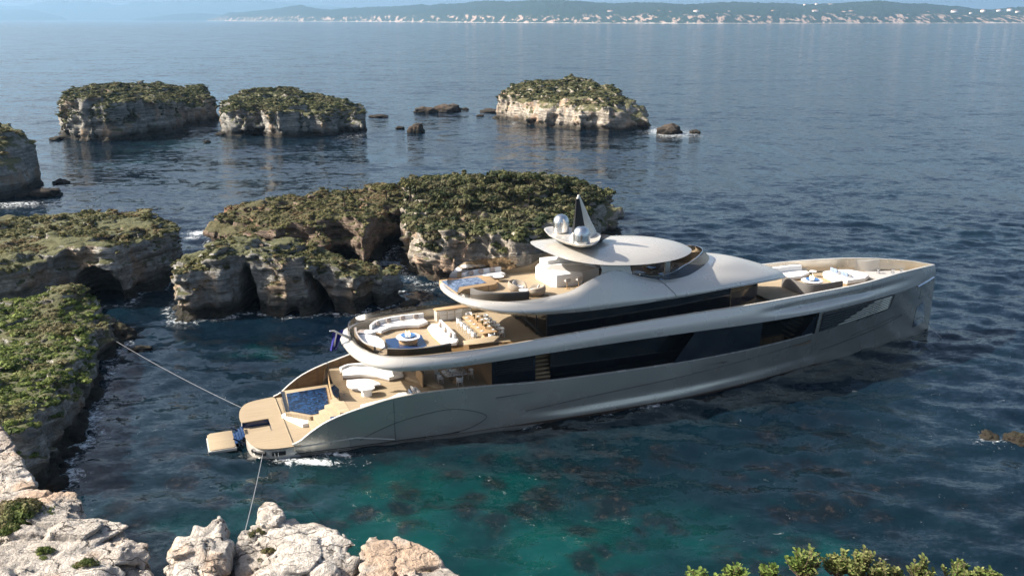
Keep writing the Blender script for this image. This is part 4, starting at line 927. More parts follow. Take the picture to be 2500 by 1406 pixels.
# stern fairlead openings
m = MB(); pts = [(3.18, -3.65), (3.5, -4.22), (4.0, -4.66)]
m.tube([(p[0] - .05, p[1] - .05, .52) for p in spl(np.array(pts), 4)] , .16, 8); m.tube([(4.4, -4.90, .52), (5.4, -5.05, .52)], .16, 8); fl = ypart(m, 'fairlead_slot', M_BLACK)
m = MB()
for p in [(3.2, -3.75), (3.4, -4.15), (4.7, -4.99), (4.95, -5.02)]: m.tube([(p[0] - .14, p[1] - .14, .36), (p[0] - .14, p[1] - .14, .68)], .035, 6)
m.build('bollard', M_CHROME, fl)
# pool between platform and main deck
pw_ = [(6.85, 3.7), (10.2, 3.9), (9.55, -1.2), (8.0, -1.3), (6.55, .1)]
m = MB(); m.prism([(6.55, 4.6), (10.5, 4.6), (9.9, -1.5), (7.9, -1.65), (6.2, -.05)], .96, 1.62, .03); POOLB = ypart(m, 'pool_surround', M_TEAK)
m = MB(); m.prism(pw_, 1.5, 1.68, 0); m.build('water', M_POOL, POOLB)
m = MB(); m.ribbon([(6.5, 4.5), (6.35, 2.2), (6.25, .0)], .07, .98, 1.85, 0); ypart(m, 'pool_glass', M_SCREEN)
m = MB(); m.prism([(5.95, .45), (6.35, .75), (7.9, -1.15), (7.75, -2.0), (7.2, -2.05)], .97, 1.28, .03); ypart(m, 'stern_seat', M_WHITE)
# curved steps up to the main deck, starboard side
m = MB()
for i in range(5):
    x0 = 7.9 + i * .47; m.prism([(x0, -4.4), (x0 - .25, -1.7), (10.5, -1.2), (10.6, -4.9)], .97 + i * .34, 1.31 + i * .38, .02)
ypart(m, 'deck_stairs', M_TEAK)
m = MB(); m.prism([(8.9, -4.95), (9.0, -4.45), (11.2, -4.6), (11.2, -5.1)], 1.0, 2.62, .02); ypart(m, 'stair_side_panel', M_NAVY)
# glass screens at the edge of the main deck
m = MB(); m.ribbon(spl(np.array([(10.2, -2.2), (10.0, -.6), (10.25, 1.9), (10.6, 4.9)]), 4), .03, ZM, ZM + 1.05, 0); ypart(m, 'deck_glass_rail', M_CLEAR)
m = MB(); m.ribbon(spl(np.array([(10.25, -2.25), (10.05, -.6), (10.3, 1.9), (10.65, 4.9)]), 4), .05, 1.0, ZM + .02, 0); ypart(m, 'deck_edge_panel', M_WOOD)
# dark script mark laid into the teak by the marble table
m = MB(); r = np.random.default_rng(3)
for i, (u, v) in enumerate([(0, 0), (.16, .10), (.34, .05), (.52, .20), (.70, .10), (.88, .22), (1.02, .12)]):
    c_ = np.array([10.75 + v * .9, -1.25 + u * 1.0]); q_ = [c_ + r.normal(size=2) * np.array([.13, .05]) for j in range(4)]
    pth = spl(np.array(q_), 4); m.ribbon(pth, .035, ZM, ZM + .006, 0)
ypart(m, 'name_lettering', M_BLACK)

# ---- main deck house ------------------------------------------------------------------------
def wallstrip(pts, z0, z1, name, mat, parent=None, both=True):
    for sg in (1, -1):
        a = np.array([(x, sg * y, 0) for x, y in pts]); ypart(grid_mb(np.stack([a + [0, 0, z0], a + [0, 0, z1]], 1)), name, mat, parent)
wallstrip([(22.2, 4.7), (26.05, 4.75)], ZM, 6.0, 'louvre_wall', M_GLASS2)
m = MB()
for i in range(7): m.box((24.2, -4.78, 4.15 + i * .2), (3.3, .08, .07), .0)
ypart(m, 'louvre', M_BLACK)
wallstrip([(27.4, 4.75), (33, 4.85), (44, 4.85)], ZM, 6.05, 'saloon_window', M_GLASS)
m = MB()
for i in range(8): m.box((26.75, -4.75 + .12 * i, 3.0 + i * .33), (1.3, .3, .14), .02)
m.box((26.75, -3.6, 4.4), (1.34, .05, 3.2), .0); ypart(m, 'side_staircase', M_WOOD)
m = MB(); m.box((22.3, 0, 4.4), (.12, 9.3, 3.2), 0); ypart(m, 'saloon_bulkhead', M_DARKWOOD)
m = MB(); m.box((33, -5.5, ZM + .006), (22, 1.5, .012), 0); m.box((33, 5.5, ZM + .006), (22, 1.5, .012), 0); ypart(m, 'side_deck', M_BLACK)
# flush glass forward of the side deck, its aft edge raked
def flush(xa0, xa1, xb0, xb1, ins, nx=10):
    gs = []
    for i in range(nx + 1):
        u = i / nx; row = []
        for t in np.linspace(0, 1, 7):
            x = (xa0 + (xa1 - xa0) * t) * (1 - u) + (xb0 + (xb1 - xb0) * t) * u
            row.append((x, bs(x) + (b2(x) - bs(x)) * t - ins, zs(x) + (z2(x) - zs(x)) * t))
        gs.append(row)
    return np.array(gs)
g = flush(38.3, 40.5, 47.6, 47.6, .10)
for sg in (1, -1): ypart(grid_mb(g * [1, sg, 1]), 'flush_glazing', M_GLASS2)
g = flush(47.6, 47.6, 54.3, 54.3, .12, 8)
for sg in (1, -1): ypart(grid_mb(g * [1, sg, 1]), 'tender_bay_window', M_BAYGLASS)
m = MB()
g = flush(52.4, 54.3, 54.3, 54.3, .085, 4); grid_mb(g * [1, -1, 1], m); ypart(m, 'raked_glass_panel', M_GLASS2)
m = MB(); m.box((50.9, 0, 4.6), (6.9, .1, 2.9), 0); m.box((47.5, 0, 4.6), (.1, 10.2, 2.9), 0); m.box((54.5, 0, 4.5), (.1, 9.0, 2.9), 0); m.box((51, 0, 3.2), (6.8, 9.2, .1), 0); ypart(m, 'tender_bay', M_DARKWOOD)
m = MB()
for i in range(6): m.box((51.7 + i * .38, -4.2 + i * .12, 3.5 + i * .3), (.30, 1.5, .14), .02)
ypart(m, 'bay_staircase', M_WOOD)
m = MB(); m.prism([(47.7, -5.35), (51.0, -4.9), (51.0, -4.6), (47.7, -4.4)], 3.25, 4.0, .03); ypart(m, 'bay_counter', M_WOOD)
# grille in the bow and small marks on the hull
m = MB(); fr = MB(); sl = MB()
def onbow(x, t, off=.02): return np.array((x, -(bs(x) + (b2(x) - bs(x)) * t ** .9 + off), zs(x) + (z2(x) - zs(x)) * t))
GX = np.linspace(54.75, 64.6, 14)
def gz(x, s): # lower and upper limits of the grille as a fraction of the topside
    lo = .03 + (x - 54.7) * .012; hi = .90 + (x - 54.7) * .004; return lo + (hi - lo) * s
g = np.array([[onbow(x, gz(x, s), .06) for s in (0, .25, .5, .75, 1)] for x in np.linspace(54.75, 64.6, 40)]); grid_mb(g, m); GR = ypart(m, 'bow_grille', M_BLACK)
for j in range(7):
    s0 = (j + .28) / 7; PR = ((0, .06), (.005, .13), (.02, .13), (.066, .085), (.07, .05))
    for side, mm in ((0, M_GLASS2), (1, M_HULL)):  # aft slat lengths in dark glass: a diagonal reflection put into the material
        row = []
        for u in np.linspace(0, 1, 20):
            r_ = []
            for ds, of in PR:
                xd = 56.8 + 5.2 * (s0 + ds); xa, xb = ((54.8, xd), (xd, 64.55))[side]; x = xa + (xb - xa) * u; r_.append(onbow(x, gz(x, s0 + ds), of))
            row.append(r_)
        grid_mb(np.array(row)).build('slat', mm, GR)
path = [onbow(x, gz(x, -.10), .03) for x in GX] + [onbow(65.05, gz(65, s)) for s in (.0, .5, 1)] + [onbow(x, gz(x, 1.07), .03) for x in GX[::-1]]
fr.tube(path, .03, 5); fr.build('frame', M_SEAM, GR)
def hy(x, z):
    zz = zs(x)
    if z <= zz:
        p = np.array(hull_prof(x)); return float(np.interp(z, p[:, 2], p[:, 1]))
    return bs(x) + (b2(x) - bs(x)) * ((z - zz) / (z2(x) - zz)) ** .9
def onhull(x, z, off=.018): return (x, -(hy(x, z) + off), z)
m = MB()
def seam(pts, n=6, r=.016): m.tube([onhull(p[0], p[1]) for p in spl(np.array(pts, float), n)], r, 4)
seam([(13.75, .25), (13.72, 2), (13.7, 3.75)]); seam([(11.0, .75), (12, 1.2), (14.2, 1.9), (17.5, 2.35), (19.5, 2.1), (21.2, 1.3), (19.8, .5), (18.3, .3)]); seam([(24.6, 1.25), (30, 1.62), (40, 2.15), (50, 2.8), (54, 3.1)])
seam([(60, 2.3), (63, 2.6), (65.5, 2.95), (68, 3.05)]); seam([(56, 1.6), (60, 1.9), (64, 2.3), (68, 2.95)]); seam([(70.6, 5.4), (70.75, 4.4), (70.9, 4.1), (71.6, 4.3)], 3, .012)
ypart(m, 'panel_seam', M_SEAM)
m = MB(); m.tube([onhull(6.1, .78, .02), onhull(9.6, .95, .03), onhull(10.8, .98, .03), onhull(13.7, .40, .02)], .05, 6); ypart(m, 'spray_rail', M_PAINT)
m = MB(); m.tube([onhull(x, .27, .02) for x in np.arange(6.1, 19, .8)], .035, 5); ypart(m, 'rubbing_strake', M_BLACK)
# anchor pocket at the stem and the polished slot above it
def bowp(x, z, off=.03): return (x, -(hy(x, z) + off), z)
ap = MB()
for sg in (-1, 1):
    g = np.array([[(x, sg * (hy(x, z) + .03), z) for z in np.linspace(zl, zh, 6)] for x, zl, zh in ((70.7, .9, 3.1), (71.3, .98, 3.45), (71.9, 1.05, 3.6), (72.4, 1.1, 2.5), (72.7, 1.15, 1.75))]); grid_mb(g, ap)
AP = ypart(ap, 'anchor_pocket', M_CHROME)
m = MB(); m.tube([bowp(x, z, .02) for x, z in ((69.6, 5.75), (70.6, 5.85), (71.6, 5.9), (72.4, 5.92), (73.4, 5.95))], .12, 6); ypart(m, 'bow_light_slot', M_CHROME)

# ---- upper deck house -------------------------------------------------------------------------
hs = [(27.2, 4.55), (33, 4.7), (40, 4.65), (45.2, 4.3)]
wallstrip(hs, ZU, 8.92, 'upper_window', M_GLASS)
fr_ = spl(np.array([(45.2, 4.3), (47.2, 3.7), (49.2, 2.5), (50.3, 1.2), (50.6, 0)]), 4)
m = MB(); c_ = np.concatenate([fr_, fr_[::-1][1:] * [1, -1]]); a = np.column_stack([c_, np.full(len(c_), ZU)]); grid_mb(np.stack([a, a + [0, 0, 2.6]], 1), m); ypart(m, 'forward_bulkhead', M_DARKWOOD)
m = MB(); a = np.column_stack([c_, np.full(len(c_), ZU + .9)]); a[:, :2] *= 1.002; grid_mb(np.stack([a + [.03, 0, 0], a + [.03, 0, 1.3]], 1), m); ypart(m, 'forward_window', M_GLASS2)
m = MB(); m.box((27.2, 0, 7.55), (.06, 9.0, 2.6), 0); ypart(m, 'glass_doors', M_CLEAR)
m = MB(); m.box((30.6, 0, 7.5), (.1, 9.0, 2.6), 0); m.box((29.2, -3.2, 7.0), (1.6, 1.6, 1.5), .05); ypart(m, 'lounge_wall', M_DARKWOOD)
for y_ in (-4.5, -2.3, 0, 2.3, 4.5): ypart(MB().box((27.16, y_, 7.55), (.1, .09, 2.6), .0), 'door_mullion', M_BLACK)
ypart(MB().tube([(24.9, -4.2, 8.9), (27.2, -4.35, 6.5)], .07, 8), 'raking_strut', M_BLACK)

# ---- sun deck shell: overhang, coaming and wheelhouse roof in one sweep -----------------------------
SH = [
 [(54.4, 0, 8.12), (53.5, 0, 8.75), (51.2, 0, 9.62), (48.2, 0, 10.55), (45.3, 0, 11.0)],
 [(53.9, .85, 8.2), (53.0, .83, 8.8), (50.8, .8, 9.65), (47.9, .75, 10.55), (45.15, .7, 10.99)],
 [(52.4, 2.0, 8.42), (51.7, 1.95, 8.95), (49.7, 1.8, 9.74), (47.1, 1.65, 10.55), (44.6, 1.5, 10.92)],
 [(50.2, 3.1, 8.72), (49.6, 3.0, 9.18), (47.8, 2.8, 9.84), (45.6, 2.6, 10.48), (43.6, 2.4, 10.78)],
 [(47.2, 4.15, 8.97), (46.7, 4.05, 9.36), (45.3, 3.8, 9.87), (43.6, 3.5, 10.26), (42.1, 3.15, 10.45)],
 [(43.6, 4.85, 9.06), (43.3, 4.75, 9.4), (42.4, 4.5, 9.8), (41.4, 4.2, 10.12), (40.5, 3.8, 10.32)],
 [(40, 5.15, 8.97), (39.9, 5.1, 9.3), (39.4, 4.85, 9.72), (38.9, 4.5, 10.08), (38.4, 4.0, 10.33)],
 [(36.5, 5.28, 8.9), (36.5, 5.25, 9.25), (36.3, 5.0, 9.8), (36.1, 4.65, 10.45), (35.9, 4.2, 10.98)],
 [(33.6, 5.32, 8.85), (33.6, 5.34, 9.25), (33.5, 5.12, 9.95), (33.4, 4.8, 10.9), (33.3, 4.42, 11.78)],
 [(31, 5.28, 8.82), (31, 5.34, 9.2), (31, 5.14, 9.85), (31, 4.85, 10.6), (31, 4.5, 11.2)],
 [(29, 5.22, 8.85), (29, 5.34, 9.2), (29, 5.12, 9.7), (29, 4.84, 10.15), (29, 4.5, 10.42)],
 [(26, 5.12, 9.0), (26, 5.3, 9.3), (26, 5.05, 9.7), (26, 4.8, 10.0), (26, 4.52, 10.15)],
 [(23.6, 4.8, 9.25), (23.4, 5.02, 9.5), (23.4, 4.8, 9.85), (23.5, 4.55, 10.05), (23.7, 4.3, 10.15)],
 [(21.9, 4.0, 9.5), (21.6, 4.22, 9.75), (21.6, 4.08, 10.05), (21.75, 3.8, 10.2), (22.05, 3.55, 10.22)],
 [(20.7, 2.7, 9.75), (20.4, 2.85, 9.95), (20.42, 2.75, 10.22), (20.6, 2.55, 10.32), (20.95, 2.35, 10.27)],
 [(20.2, 1.3, 9.9), (19.9, 1.4, 10.08), (19.92, 1.35, 10.32), (20.1, 1.25, 10.42), (20.45, 1.15, 10.33)],
 [(20.05, 0, 9.95), (19.75, 0, 10.12), (19.75, 0, 10.36), (19.95, 0, 10.46), (20.3, 0, 10.35)]]
SG = surf(SH, 7, 6); RG = mirror_ring(SG); m = MB(); grid_mb(RG, m); ypart(m, 'superstructure', M_PAINT, ang=60)
E0 = RG[:, 0, :]; m = MB(); n_ = len(E0) // 2; mid = E0.copy(); mid[:, 1] *= .93
grid_mb(np.stack([E0, E0 * [1, .985, 1] + [0, 0, -.05], mid + [0, 0, -.02]], 1), m); grid_mb(np.stack([(mid + [0, 0, -.02])[:n_ + 1], (mid + [0, 0, -.02])[::-1][:n_ + 1]], 1), m); ypart(m, 'upper_deck_ceiling', M_HULL)
I0 = RG[:, -1, :]
g = np.stack([I0, I0 * [1, .985, 1] + [0, 0, -.02], np.column_stack([I0[:, 0], I0[:, 1] * .985, np.full(len(I0), ZS - .03)])], 1); m = MB(); grid_mb(g, m); ypart(m, 'coaming_lining', M_BRONZE)
deck(np.column_stack([I0[:, 0], I0[:, 1] * .986, I0[:, 2]]), ZS, 'sun_deck', M_TEAK)
# seam round the wheelhouse roof
m = MB(); m.tube([p + np.array([0, -.01, .01]) for p in SG[2 * 7:7 * 7, 1, :] * [1, -1, 1]], .022, 5); m.tube([p + np.array([0, -.01, .01]) for p in SG[6 * 7 + 2, 1:, :] * [1, -1, 1]], .022, 5); ypart(m, 'roof_seam', M_SEAM)
# windscreen round the forward cockpit of the sun deck
k1 = 7 * 7; ws = np.concatenate([(SG[:k1 + 1, -1, :] * [1, -1, 1])[::-1], SG[1:k1 + 1, -1, :]])
tp = ws.copy(); cx = 36.0; f_ = np.clip((ws[:, 0] - 36.5) / 5, 0, 1); tp[:, 0] -= .75 * f_; tp[:, 1] *= 1 - .06 * f_; tp[:, 2] += .15 + .62 * f_
m = MB(); grid_mb(np.stack([ws, ws * .5 + tp * .5, tp], 1), m); WS = ypart(m, 'windscreen', M_SCREEN)
m = MB(); m.tube(list(tp), .04, 6); m.build('frame', M_CHROME, WS)
# glass rails aft on both decks
def rail_glass(C, i0, i1, h, inset_):
    c = offs(C[i0:i1], inset_); return np.stack([c + [0, 0, .02], c + [0, 0, h]], 1)
L = len(TOPC); m = MB(); aft_i = [i for i in range(L) if TOPC[i, 0] < 26]
g = rail_glass(TOPC, aft_i[0], aft_i[-1] + 1, .62, .16 * sgn); 
hf = np.clip((26 - g[:, 0, 0]) / 8, 0, 1); g[:, 1, 2] = g[:, 0, 2] + .05 + .55 * hf; grid_mb(g, m); ypart(m, 'upper_glass_rail', M_RAILGLASS)
aft_i = [i for i in range(len(I0)) if I0[i, 0] < 32 and I0[i, 1] > 1.2]
c = I0[aft_i]; m = MB(); hh_ = np.clip((I0[aft_i, 0] - 20) / 3, 0, 1) * .95; t_ = c.copy(); t_[:, 2] = np.maximum(c[:, 2] + .1, np.minimum(10.5 + hh_, 12)); grid_mb(np.stack([c, t_], 1), m); ypart(m, 'sun_deck_glass_rail', M_RAILGLASS)
aft_s = [i for i in range(len(I0)) if I0[i, 0] < 27.5 and I0[i, 1] < -1.2]
c = I0[aft_s]; t_ = c.copy(); t_[:, 2] += .12 + .5 * np.clip((27.5 - c[:, 0]) / 2, 0, 1) * np.clip((c[:, 0] - 20.5) / 2, 0, 1); m = MB(); grid_mb(np.stack([c, t_], 1), m); ypart(m, 'sun_deck_side_glass', M_CLEAR)

# ---- hardtop ----------------------------------------------------------------------------------------
HT = [(43.2, 0, 12.02), (42.8, 1.35, 12.0), (41.6, 2.75, 12.0), (39.6, 3.95, 12.02), (37, 4.65, 12.1), (34.5, 4.9, 12.25), (32, 4.8, 12.5), (30.1, 4.2, 12.78), (29.0, 3.2, 13.0), (28.3, 1.65, 13.2), (28.0, 0, 13.3)]
HK = spl(np.array(HT), 6); g = []
for p in HK:
    cx_ = 35.2 + (p[0] - 35.2) * .12; cz = 13.25 + (p[0] < 35) * (35.2 - p[0]) * .005; row = []
    for t in np.linspace(0, 1, 12):
        q = np.array([p[0] + (cx_ - p[0]) * t, p[1] * (1 - t), 0]); e = p[2]; q[2] = e + (cz + (p[0] - 35.2) * t * 0 - e) * (1 - (1 - t) ** 2.4) ** .9; row.append(q)
    row = [np.array([p[0] + (cx_ - p[0]) * .10, p[1] * .9, p[2] - .07]), np.array([p[0] + (cx_ - p[0]) * .012, p[1] * .985, p[2] - .04])] + row
    row.insert(0, np.array([cx_, 0, p[2] - .12 if False else 12.2 + max(0, (31 - p[0])) * .3])); g.append(row)
m = MB(); grid_mb(mirror_ring(np.array(g)), m); ypart(m, 'hardtop', M_PAINT, ang=70)
m = MB()
for sg in (-1, 1):
    g = surf([[(32.0, sg * 4.4, 11.3), (33.6, sg * 4.3, 11.75), (35.2, sg * 4.2, 11.1)], [(32.2, sg * 4.3, 12.0), (33.6, sg * 4.2, 12.2), (35.0, sg * 4.1, 12.0)], [(31.8, sg * 4.2, 12.5), (33.6, sg * 4.1, 12.4), (35.4, sg * 4.0, 12.4)]], 4, 4); ypart(grid_mb(g), 'hardtop_support', M_PAINT)
    ypart(MB().box((39.3, sg * 3.0, 11.1), (.5, .3, 2.2), .08), 'hardtop_pillar', M_PAINT)
# mast: dark foot, dished platform, fin, domes
m = MB(); g = surf([[(x0 + (x - 32) * s, y * s, z) for x, y in ((34.6, .25), (33.5, 1.0), (32, 1.25), (30.8, .8), (30.5, 0), (30.8, -.8), (32, -1.25), (33.5, -1.0), (34.6, -.25), (34.6, .25))] for z, s, x0 in ((12.9, .95, 32.3), (13.3, .85, 32.1), (13.7, 1.2, 31.9))], 3, 3); grid_mb(g, m); MF = ypart(m, 'mast_foot', M_BLACK)
PL = [(33.9, 0), (33.75, .9), (33.2, 1.9), (32.5, 2.9), (31.7, 3.6), (31.0, 3.75), (30.4, 3.4), (30.0, 2.4), (29.75, 1.2), (29.7, 0)]
PK = spl(np.array([(x, y, 0) for x, y in PL], float), 5); g = []
for p in PK:
    c0 = np.array([31.9, 0, 0]); row = []
    for t, z in ((0, 13.72), (.5, 13.74), (.8, 13.82), (.94, 13.98), (1.0, 14.05), (1.015, 14.02), (.96, 13.84), (.8, 13.66), (.45, 13.55), (0, 13.5)):
        q = c0 + (p - c0) * t; q[2] = z; row.append(q)
    g.append(row)
m = MB(); grid_mb(mirror_ring(np.array(g)), m); ypart(m, 'radar_platform', M_PAINT, ang=70)
fin = [  # z, x aft, x forward, half thickness
    (13.7, 31.2, 34.0, .62), (14.3, 31.55, 33.75, .34), (15.0, 31.68, 33.35, .24), (15.8, 31.75, 32.95, .20), (16.6, 31.8, 32.55, .17), (17.2, 31.82, 32.25, .15), (17.5, 31.95, 32.1, .10)]
m = MB(); g = np.array([[((xa + xf) / 2 + math.cos(t) * (xf - xa) / 2, math.sin(t) * th * (1 if math.cos(t) < .2 else .8), z) for t in np.linspace(0, 6.2832, 19)] for z, xa, xf, th in fin]); grid_mb(g, m); m.box((32.02, 0, 17.5), (.16, .2, .03), .01); FIN = ypart(m, 'mast_fin', M_PAINT, ang=60)
m = MB(); g = np.array([[(xa - .03, -th * .75, z), (xa - .09, 0, z), (xa - .03, th * .75, z)] for z, xa, xf, th in fin[1:-1]]); grid_mb(g, m)
g = np.array([[(xa - .06, -th * .8, z), (xa + (xf - xa) * .48, -th * 1.08, z)] for z, xa, xf, th in fin[1:-1]]); grid_mb(g, m); m.build('dark_face', M_BLACK, FIN)
for (x, y) in ((31.55, 2.45), (31.1, -2.6)):
    m = MB(); m.lathe([(.66, 0), (.68, .06), (.72, .10), (.72, .85), (.70, 1.05), (.62, 1.28), (.48, 1.45), (.30, 1.56), (.1, 1.61)], (x, y, 13.78), 28); ypart(m, 'satellite_dome', M_DOME)
# fixed fittings of the decks
m = MB(); m.prism([(14.9, 1.25), (17.6, 1.5), (18.05, 1.2), (17.7, -1.6), (16.4, -2.1), (15.0, -1.8), (14.6, -1.2)], ZU, ZU + .012, 0); ypart(m, 'deck_skylight', M_NAVY)
m = MB(); m.prism([(20.3, 3.0), (24.2, 3.1), (24.8, 2.5), (24.8, .6), (24.3, .0), (21.4, -.4), (20.45, -1.6)], ZS, 10.38, .03); JB = ypart(m, 'sun_deck_pool', M_WOOD)
m = MB(); m.prism([(20.35, 2.6), (23.7, 2.7), (23.8, .65), (21.2, .3), (20.55, -1.1), (20.4, .5)], 10.2, 10.4, 0); m.build('water', M_POOL2, JB)
m = MB(); m.prism([(29.0, 2.2), (29.15, -.9), (29.5, -1.25), (32.0, -1.15), (32.0, -.6), (34.0, -.3), (34.0, 2.4), (29.5, 2.9)], ZS, 10.95, .06); BR = ypart(m, 'bar', M_WHITE)
m = MB(); m.prism([(29.3, .9), (31.6, -.9), (33.6, -.4), (33.5, .6), (30.5, 2.2)], 10.95, 10.962, 0); m.build('bar_inlay', M_GREYUP, BR)
m = MB(); m.prism([(30.0, 3.6), (30.2, 2.4), (33.0, 2.4), (33.0, 3.6)], ZS, 11.3, .05); m.build('back_counter', M_WHITE, BR)
m = MB(); m.prism([(65.4, 1.0), (66.6, 2.4), (71.0, 1.0), (71.0, -1.0), (66.6, -2.4), (65.6, -1.2)], ZF, ZF + .02, 0); MW = ypart(m, 'mooring_deck', M_GREYUP)
m = MB()
for x, y in ((67.3, 1.2), (67.3, -1.0), (68.6, .5), (69.6, .3)): m.lathe([(.18, 0), (.18, .25), (.1, .3), (.1, .42), (.2, .46), (.2, .52)], (x, y, ZF), 12)
m.build('windlass', M_CHROME, MW)
m = MB(); m.prism([(65.6, 4.1 - .9), (67.9, 2.7), (68.3, 2.2), (66.9, 2.3)], ZU, 7.75, .03); ypart(m, 'mooring_locker', M_PAINT)
for y_ in (-1.3, 1.9): ypart(MB().tube([(17.4, y_, ZM), (17.4, y_, 6.0)], .13, 12), 'deck_pillar', M_CHROME)
m = MB(); m.prism([(16.3, 1.2), (16.3, .2), (18.1, -2.6), (18.7, -2.9), (17.6, 1.2)], ZM, ZM + .22, .02); ypart(m, 'deck_step', M_TEAK)
m = MB(); m.box((17.2, -.9, 3.4), (.12, 2.0, 1.2), .02); m.box((17.6, .7, 3.5), (.1, 1.4, 1.4), .02); ypart(m, 'wind_break', M_WOOD)

# ================================================================== THINGS ON THE DECKS
def sofa(label, seat, back, z, x0, y0, seat_h=.42, back_h=.80, base_m=M_WOOD, seat_m=M_UPHOL, back_m=M_UPHOL, th=.22, name='sofa', cat='sofa', group=None):
    t = ything(name, label, cat, x0, y0, z, 0, group); L = lambda P: [(p[0] - x0, p[1] - y0) for p in P]
    MB().prism(inset(L(seat), .07) if False else L(seat), 0, .16, .01).build('plinth', base_m, t)
    MB().prism([(p[0], p[1]) for p in L(seat)], .165, seat_h, .07).build('seat', seat_m, t)
    if back is not None: MB().ribbon(spl(np.array(L(back), float), 5), th, .05, back_h, .06).build('backrest', back_m, t)
    return t
_pil = None
def pillow(label, x, y, z, rz, group, mat=M_TAUPE, s=.24, tilt=.35):
    v, f = IC3; u = np.sign(v) * np.abs(v) ** np.array([.75, .55, .55]); u = u * np.array([.085, s, s * .92])
    c, sn = math.cos(tilt), math.sin(tilt); u = np.stack([u[:, 0] * c - u[:, 2] * sn, u[:, 1], u[:, 0] * sn + u[:, 2] * c], 1)
    o = link('pillow', np_mesh('pillow', u, tris=f, smooth=True), mat); o.location = yloc(x, y, z); o.rotation_euler = (0, 0, YH + rz)
    return tag(o, label, 'pillow', group)
def fire_table(label, x, y, z, s=1.0, ped=M_WOOD):
    t = ything('fire_table', label, 'fire table', x, y, z)
    MB().lathe([(.75 * s, 0), (.78 * s, .1), (.72 * s, .4), (.6 * s, .44)]).build('pedestal', ped, t)
    MB().lathe([(.6 * s, .43), (.95 * s, .46), (1.0 * s, .50), (.98 * s, .54), (.5 * s, .56)]).build('table_top', M_MARBLE, t)
    b = MB().lathe([(.42 * s, .56), (.58 * s, .64), (.60 * s, .68), (.54 * s, .68), (.3 * s, .62)]).build('fire_bowl', M_BLUEBOWL, t)
    m = MB(); r = np.random.default_rng(4)
    for i in range(9):
        a, q = r.random() * 6.28, r.random() * .22 * s; h = .22 + .22 * r.random()
        m.lathe([(.02, 0), (.06, .06), (.045, h * .5), (.004, h)], (q * math.cos(a), q * math.sin(a), .64), 7)
    m.build('flame', M_FLAME, b); return t
def round_table(label, x, y, z, r, h, top=M_WHITE, stem=M_CHROME, group=None):
    t = ything('side_table', label, 'side table', x, y, z, 0, group)
    MB().lathe([(r, h - .04), (r, h)], seg=24).build('table_top', top, t); MB().lathe([(r * .55, 0), (r * .55, .025), (.035, .04), (.035, h - .03)], seg=16).build('stand', stem, t); return t
# ---- upper aft deck
sofa('white curved sofa with four taupe pillows along the far side of the upper aft deck', [(14.3, 3.0), (15.2, 4.1), (17.0, 4.6), (19.2, 4.5), (19.3, 3.3), (18.3, 2.75), (17.3, 3.1), (15.9, 3.1), (14.9, 2.4)], [(14.15, 3.05), (15.1, 4.2), (17.0, 4.68), (19.3, 4.6)], ZU, 17, 3.7)
for i, (x, y, a) in enumerate([(14.95, 3.6, -.75), (16.0, 4.1, -1.2), (17.3, 4.3, -1.45), (18.5, 4.3, -1.6)]):
    pillow(('first', 'second', 'third', 'fourth')[i] + ' taupe pillow from the stern on the far curved sofa of the upper aft deck', x, y, ZU + .66, a, 'pillows on the curved sofa')
sofa('white daybed with curved grey back at the very stern of the upper deck', [(12.75, 2.2), (13.6, 2.0), (14.3, 1.1), (14.5, -.2), (14.25, -1.5), (13.5, -2.4), (12.9, -2.2), (12.65, -.6), (12.6, .8)], [(12.75, 2.6), (12.5, 1.2), (12.48, -.4), (12.65, -1.6), (13.1, -2.75)], ZU, 13.4, 0, back_m=M_GREYUP, back_h=.95)
sofa('sofa with a long charcoal back on the near side of the upper aft deck', [(14.1, -3.5), (15.6, -4.2), (17.2, -4.3), (18.7, -4.1), (18.8, -3.3), (17.2, -3.4), (15.7, -3.2), (14.7, -2.7)], [(13.9, -3.6), (15.5, -4.35), (17.2, -4.5), (18.9, -4.25)], ZU, 16.5, -3.8, back_m=M_DARKUP, back_h=1.0)
for lab, P in (('marble corner table between daybed and far curved sofa', [(12.8, 2.75), (13.3, 3.3), (14.1, 3.0), (14.6, 2.3), (13.9, 1.95), (13.2, 2.35)]), ('marble corner table between daybed and the near charcoal sofa', [(13.2, -2.9), (13.6, -3.5), (14.0, -3.4), (14.55, -2.6), (14.1, -2.1)])):
    c = np.mean(P, 0); t = ything('corner_table', lab, 'table', c[0], c[1], ZU); Q = [(p[0] - c[0], p[1] - c[1]) for p in P]
    MB().prism(Q, .36, .44, .02).build('table_top', M_MARBLE, t); MB().prism([(q[0] * .8, q[1] * .8) for q in Q], 0, .36, 0).build('pedestal', M_WHITE, t)
fire_table('round marble fire table with blue bowl on the upper aft deck', 16.5, -.25, ZU + .012)
t = sofa('white island bench with a lengthwise backrest between fire table and dining table', [(18.85, 1.9), (19.3, 2.5), (20.1, 2.5), (20.5, 2.0), (20.35, -1.9), (19.9, -2.7), (19.3, -2.8), (18.8, -2.2), (18.7, 0)], None, ZU, 19.6, 0, name='bench', cat='bench')
MB().box((.42, .1, .64), (.22, 4.0, .46), .07).build('backrest', M_UPHOL, t)
for i, y in enumerate((1.5, .1, -1.3)): pillow(('far', 'middle', 'near')[i] + ' taupe pillow of three on the white island bench', 19.78, y, ZU + .66, 0.0, 'pillows on the island bench', tilt=-.3)
